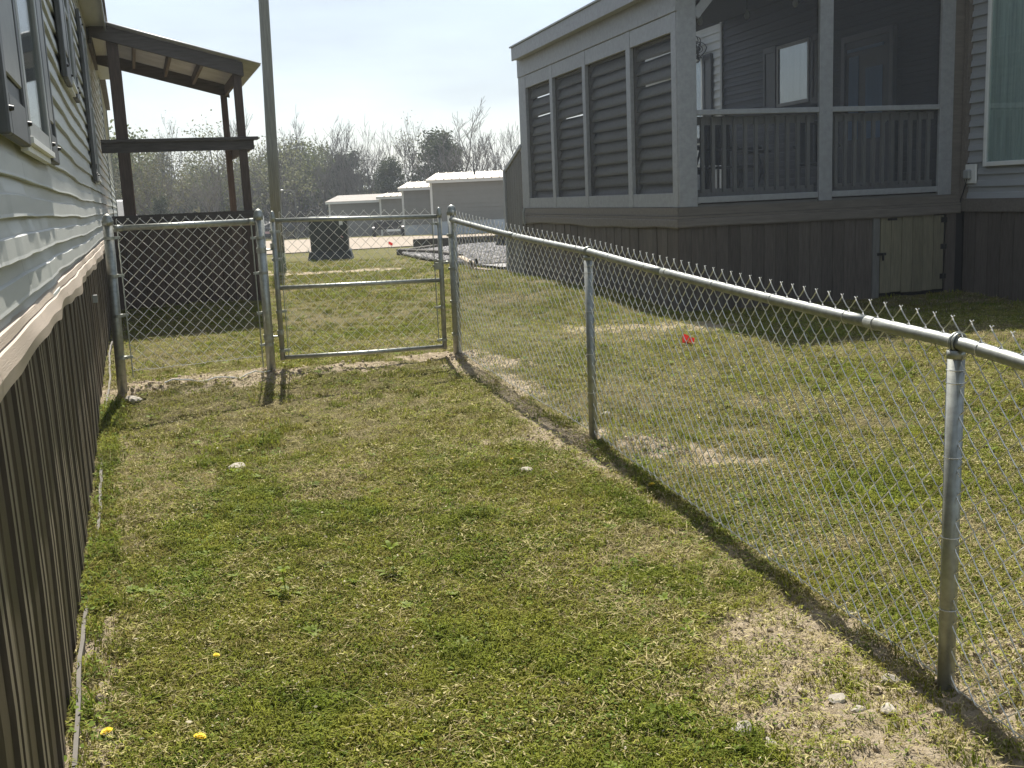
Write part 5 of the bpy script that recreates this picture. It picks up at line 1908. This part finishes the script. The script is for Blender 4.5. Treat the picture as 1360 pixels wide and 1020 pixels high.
CRUMB = M('soil_crumb', (.24, .19, .125), rough=.95, col2=(.42, .35, .26), scale=40, rand=.28, world=True)
GRSTONE = M('gravel_stone', (.20, .19, .185), rough=.9, col2=(.42, .40, .38), scale=30, rand=.35, world=True)
N = 90000
x = -3.3 + 6.4 * gr.random(N); y = 1.6 + 8.2 * gr.random(N)
d = dirt(x, y)
k = (gr.random(N) < np.clip((d - .28) * 1.1, 0, .62)) & ~inside_any(x, y)
x, y = x[k], y[k]; n = len(x)
s = .0038 * np.exp(gr.normal(0, .55, n))
s = np.minimum(s, .020)
mx2 = []
for (a_, b_, r_, c_) in ((-2.80, 8.02, .26, 70), (-1.93, 8.42, .14, 36), (-1.50, 8.60, .28, 34), (-2.45, 8.27, .3, 26), (1.62, 3.34, .24, 60), (.80, 6.2, .22, 40), (-.45, 8.9, .15, 30)):
    mx2.append(np.stack([gr.normal(a_, r_ * .6, c_), gr.normal(b_, r_ * .4, c_)], 1))
mx2 = np.concatenate(mx2); mx2 = mx2[~inside_any(mx2[:, 0], mx2[:, 1])]
x = np.concatenate([x, mx2[:, 0]]); y = np.concatenate([y, mx2[:, 1]]); s = np.concatenate([s, gr.uniform(.006, .022, len(mx2))]); n = len(x)
scatter('soil_crumbs', np.stack([x, y, gsheet(x, y) + s * .2], 1), gr.uniform(0, 6.28, (n, 3)), np.stack([s, s, s], 1), gr.integers(0, 3, n), [lump('crumb', i, CRUMB) for i in range(3)],
        'crumbs of pale dug soil lying along the fence and at the posts', 'soil')
N = 16000
u, v = gr.random(N), gr.random(N)
P = np.array([grav_fn(a, b_) for a, b_ in zip(u, v)])
x, y = P[:, 0], P[:, 1]
k = ~inside_any(x, y)
x, y = x[k], y[k]; n = len(x)
s = gr.uniform(.018, .05, n)
scatter('gravel_stones', np.stack([x, y, gz(x, y) + .05 + s * .2], 1), gr.uniform(0, 6.28, (n, 3)), np.stack([s, s, s], 1), gr.integers(0, 3, n), [lump('gravelstone', 10 + i, GRSTONE) for i in range(3)],
        'loose grey gravel filling the timber edged bed', 'gravel')

# cut clippings lying over the grass
CLIPG = M('dry_clipping', (.26, .225, .085), rough=.85, col2=(.52, .465, .245), scale=60, rand=.3, trans=.2, spec=.1, world=True)
CLIPY = M('yellow_green_clipping', (.22, .24, .035), rough=.8, col2=(.36, .36, .08), scale=60, rand=.3, trans=.35, spec=.1, world=True)
cl = []
for i, m_ in enumerate((CLIPG, CLIPY, CLIPG, CLIPY)):
    q = random.Random(300 + i); b = MB()
    for k in range(5):
        a = q.uniform(0, 6.28); x0, y0 = q.gauss(0, .022), q.gauss(0, .022); L_ = q.uniform(.008, .024); w_ = q.uniform(.0010, .0022)
        dx, dy = math.cos(a), math.sin(a); z0, z1, z2 = q.uniform(0, .008), q.uniform(.002, .012), q.uniform(0, .010)
        cx_, cy_ = q.uniform(-.3, .3) * L_, q.uniform(-.3, .3) * L_
        b.add([(x0 - dy * w_, y0 + dx * w_, z0), (x0 + dy * w_, y0 - dx * w_, z0), (x0 + dx * L_ * .5 + cx_ + dy * w_, y0 + dy * L_ * .5 + cy_ - dx * w_, z1), (x0 + dx * L_ * .5 + cx_ - dy * w_, y0 + dy * L_ * .5 + cy_ + dx * w_, z1), (x0 + dx * L_, y0 + dy * L_, z2)], [(0, 1, 2, 3), (3, 2, 4)])
    cl.append(bpy.data.objects.new('clipping', b.mesh('clipping', m_)))
N = 60000
y = 1.5 + 9.5 * gr.random(N) ** .8; x = (-.66 + 1.40 * gr.random(N)) * y
k = ~inside_any(x, y) & (gr.random(N) < (1 - .6 * lush(x, y)) * (.22 + .70 * np.clip((fbm(x * 1.7, y * 1.7, 131, 4) - .32) * 3, 0, 1)))
x, y = x[k], y[k]; n = len(x)
s = gr.uniform(.7, 1.5, n)
scatter('grass_clippings', np.stack([x, y, gsheet(x, y) + .010 + .016 * gr.random(n)], 1), np.stack([gr.normal(0, .25, n), gr.normal(0, .25, n), gr.uniform(0, 6.28, n)], 1), np.stack([s, s, s], 1), gr.choice([0, 1, 2, 3], n), cl,
        'dry and yellow green clippings lying on top of the mown lawn', 'clippings')

# ================================================================== SMALL THINGS ON THE LAWN
def gs1(x, y): return float(gsheet(np.array([x]), np.array([y]))[0])


STN = 'pale stones lying on the ground'
for x, y, s, lb in ((-1.65, 6.09, .050, 'pale flat stone lying alone in the grass left of the lawn middle'),
                    (1.21, 3.26, .030, 'pale stone left of the nearest fence post on bare soil'),
                    (1.00, 3.15, .026, 'small pale stone in the bare soil left of the nearest fence post'),
                    (1.05, 3.10, .020, 'smallest pale stone beside another in the worn soil'),
                    (1.14, 3.08, .027, 'rounded pale stone at the edge of the worn soil patch'),
                    (.73, 2.93, .024, 'white pebble in the grass near the bottom of lawn'),
                    (.66, 3.00, .034, 'flat grey white stone in the grass near the bottom of lawn'),
                    (1.62, 3.08, .028, 'pale stone in loose soil right of the nearest post'),
                    (1.50, 3.42, .030, 'soil coloured stone behind the nearest fence post'),
                    (1.26, 3.80, .022, 'dark half buried stone under the fence wire'),
                    (.62, 6.92, .030, 'white stone beyond the fence just left of the middle post'),
                    (1.17, 4.86, .026, 'white stone beyond the fence in the lawn right of middle'),
                    (.06, 5.75, .034, 'pale stone in the grass left of the middle fence post'),
                    (-2.82, 7.72, .055, 'grey lump of concrete at the foot of the wall side post')):
    st = thing('stone', lb, 'stone', (x, y, gs1(x, y)), tr.uniform(0, 6), STN)
    q = random.Random(int(x * 977 + y * 131))
    bm = bmesh.new(); bmesh.ops.create_icosphere(bm, subdivisions=2, radius=1)
    for v_ in bm.verts:
        v_.co *= 1 + .28 * math.sin(v_.co.x * 3 + x * 9) * math.cos(v_.co.y * 2.5 + y * 5) + q.uniform(-.06, .06)
        v_.co.x *= s * 1.25; v_.co.y *= s; v_.co.z *= s * .55
    me = bpy.data.meshes.new('stone_body'); bm.to_mesh(me); bm.free(); me.materials.append(STONE)
    inst('stone_body', me, st, (0, 0, s * .18))

# dandelions
LG = 'yellow dandelions in the lawn'
pet = MB()
for ring_, (r_, zz, n_) in enumerate(((.020, .000, 18), (.016, .005, 14), (.010, .008, 10))):
    for k in range(n_):
        a = 2 * PI * (k + .5 * ring_) / n_
        c_, s_ = math.cos(a), math.sin(a)
        pet.add([(c_ * .003 - s_ * .0012, s_ * .003 + c_ * .0012, zz - .002), (c_ * .003 + s_ * .0012, s_ * .003 - c_ * .0012, zz - .002), (c_ * r_ + s_ * .0022, s_ * r_ - c_ * .0022, zz + .002), (c_ * r_ - s_ * .0022, s_ * r_ + c_ * .0022, zz + .002)], [(0, 1, 2, 3)])
petm = pet.mesh('flower_head', YELLOW)


def leafy(n, L, w, seed, rise):
    q = random.Random(seed); b = MB()
    for k in range(n):
        a = 2 * PI * k / n + q.uniform(-.4, .4); l_ = L * q.uniform(.6, 1.15)
        dx, dy = math.cos(a), math.sin(a)
        rows_ = 6
        base = len(b.v)
        for j in range(rows_ + 1):
            t = j / rows_
            ww = w * (math.sin(PI * min(1, t * .92 + .06)) ** .7) * (1 - .45 * (j % 2)) if rise < .5 else w * math.sin(PI * min(1, t * .95 + .04))
            z = rise * l_ * math.sin(t * 2.0) * .6 + .004
            for s_ in (-1, 1): b.v.append((dx * l_ * t - dy * ww * s_, dy * l_ * t + dx * ww * s_, z - .004 * abs(s_)))
        for j in range(rows_): b.face((base + 2 * j, base + 2 * j + 1, base + 2 * j + 3, base + 2 * j + 2))
    return b


for i, (x, y, lb) in enumerate(((-1.35, 3.15, 'yellow dandelion nearest the brown skirting in the lower left'), (-1.03, 3.08, 'second yellow dandelion right of the one by the skirting'),
                                (.71, 5.36, 'yellow dandelion in the fence shadow at the middle'), (-1.12, 3.62, 'small half open dandelion above the two lower left ones'), (-.02, 5.9, 'tiny yellow dandelion left of the middle fence post'))):
    t = thing('dandelion', lb, 'flower', (x, y, gs1(x, y)), tr.uniform(0, 6), LG)
    small = .62 if i > 2 else 1.0
    f_ = inst('flower_head', petm, t, (0, 0, .030), (tr.uniform(-.25, .25), tr.uniform(-.25, .25), 0), (small,) * 3)
    b = MB(); b.tube([(0, 0, -.005), (.002, 0, .029)], .0022, 5); b.build('stem', CLOV, t)
    leafy(7, .075, .010, 50 + i, .35).build('leaf_rosette', CLOV, t)

WEED = M('bright_weed_leaf', (.17, .24, .022), rough=.55, col2=(.27, .33, .05), scale=30, rand=.15, trans=.5, spec=.2, world=True)
WG = 'broad leaved weeds in the lawn'
for i, (x, y, h, nl, w, lb) in enumerate(((-.98, 4.19, .12, 6, .013, 'upright weed with bright leaves left of the lawn middle'), (-.55, 4.36, .13, 6, .013, 'tallest upright weed with bright leaves at lawn middle'),
                                          (-.96, 3.63, .06, 5, .014, 'short bright weed below the upright one'), (-1.62, 4.35, .05, 7, .016, 'flat pale weed rosette close to the skirting'),
                                          (-1.22, 3.38, .05, 7, .015, 'flat weed rosette above the lower left dandelions'), (-1.0, 5.2, .05, 8, .012, 'bright low weed patch left of the lawn middle'),
                                          (-.75, 5.1, .05, 8, .012, 'bright low weed patch at the lawn middle'), (-.2, 6.1, .06, 7, .011, 'grassy tuft weed left of the middle post'))):
    t = thing('weed', lb, 'weed', (x, y, gs1(x, y)), tr.uniform(0, 6), WG)
    leafy(nl + 2, .085, w, 80 + i, .55 if h > .1 else .3).build('leaf_rosette', WEED, t)
    if h > .1:
        b = MB(); b.tube([(0, 0, 0), (.006, .004, h * .6), (.002, .01, h)], [.003, .0025, .0018], 5); b.build('stem', WEED, t)
        o = leafy(5, .05, .010, 120 + i, .9).build('top_leaves', WEED, t); o.location = (.002, .01, h * .88)
        o = leafy(3, .045, .009, 140 + i, .9).build('middle_leaves', WEED, t); o.location = (.005, .004, h * .5)

# many small rosettes nobody could count
rs = []
for i in range(4):
    b = leafy(6 + i, .030, .0065, 400 + i, .45)
    rs.append(bpy.data.objects.new('rosette', b.mesh('rosette', WEED if i < 3 else CLOV)))
N = 9000
y = 1.6 + 11 * gr.random(N) ** .8; x = (-.66 + 1.44 * gr.random(N)) * y
k = ~inside_any(x, y) & (gr.random(N) < .05 + .55 * lush(x, y) + .5 * np.clip(fbm(x * 2.1, y * 2.1, 151, 4) - .56, 0, 1) * 3) & (dirt(x, y) < .25)
x, y = x[k], y[k]; n = len(x)
s = gr.uniform(.5, 1.35, n)
scatter('weed_rosettes', np.stack([x, y, gsheet(x, y) + .010 + .010 * gr.random(n)], 1), np.stack([gr.normal(0, .18, n), gr.normal(0, .18, n), gr.uniform(0, 6.28, n)], 1), np.stack([s, s, s], 1), gr.integers(0, 4, n), rs,
        'bright low weed rosettes spread in patches through the lawn', 'weeds')

# dead tuft, twigs and pale leaf litter
t = thing('dead_tuft', 'round brown tuft of dead grass in the lower right of the lawn', 'grass tuft', (.66, 3.36, gs1(.66, 3.36)))
q = random.Random(77); b = MB()
BRT = M('dead_brown_grass', (.12, .085, .05), rough=.9, col2=(.22, .165, .10), scale=30, world=True, trans=.15)
for k in range(420):
    a = q.uniform(0, 6.28); rr = .11 * math.sqrt(q.random()); az = q.uniform(0, 6.28); L_ = q.uniform(.02, .07)
    x0, y0 = rr * math.cos(a), rr * math.sin(a)
    b.add([(x0, y0, 0), (x0 + .002, y0, 0), (x0 + math.cos(az) * L_, y0 + math.sin(az) * L_, q.uniform(.01, .05) * (1.2 - rr / .11))], [(0, 1, 2)])
b.build('dry_blades', BRT, t)
# fallen white string along the left panel
b = MB()
pts = []
for j in range(14):
    u = j / 13
    X, Y = lpath(.30 + u * .85); Y -= .03
    pts.append((X, Y, gs1(X, Y) + .02 + .012 * math.sin(j * 1.3)))
b.tube(pts, .006, 6)
o = b.build('white_string', WHITE); tagit(o, 'pale loose cord on the ground under the left fence panel', 'cord')
# leaf litter
PALEL = M('pale_dead_leaf', (.28, .24, .16), rough=.9, col2=(.46, .42, .32), scale=30, rand=.25, world=True)
N = 9000
y = 1.8 + 8 * gr.random(N); x = (-.6 + 1.3 * gr.random(N)) * y
k = ~inside_any(x, y); x, y = x[k], y[k]; n = len(x)
lf = []
for i in range(3):
    q = random.Random(200 + i); b = MB(); w_ = q.uniform(.3, .55)
    b.add([(-1, 0, .1), (-.3, w_, .25), (.5, w_ * .8, .0), (1, 0, .2), (.5, -w_ * .8, .1), (-.3, -w_, .0)], [(0, 1, 2, 3, 4, 5)])
    lf.append(bpy.data.objects.new('leaf', b.mesh('leaf', PALEL)))
s = .0042 * np.exp(gr.normal(0, .45, n))
scatter('leaf_litter', np.stack([x, y, gsheet(x, y) + .018 + .014 * gr.random(n)], 1), np.stack([gr.normal(0, .5, n), gr.normal(0, .5, n), gr.uniform(0, 6.28, n)], 1), np.stack([s, s, s], 1), gr.integers(0, 3, n), lf,
        'scattered bits of pale dead leaf and clippings on the lawn', 'leaf litter')
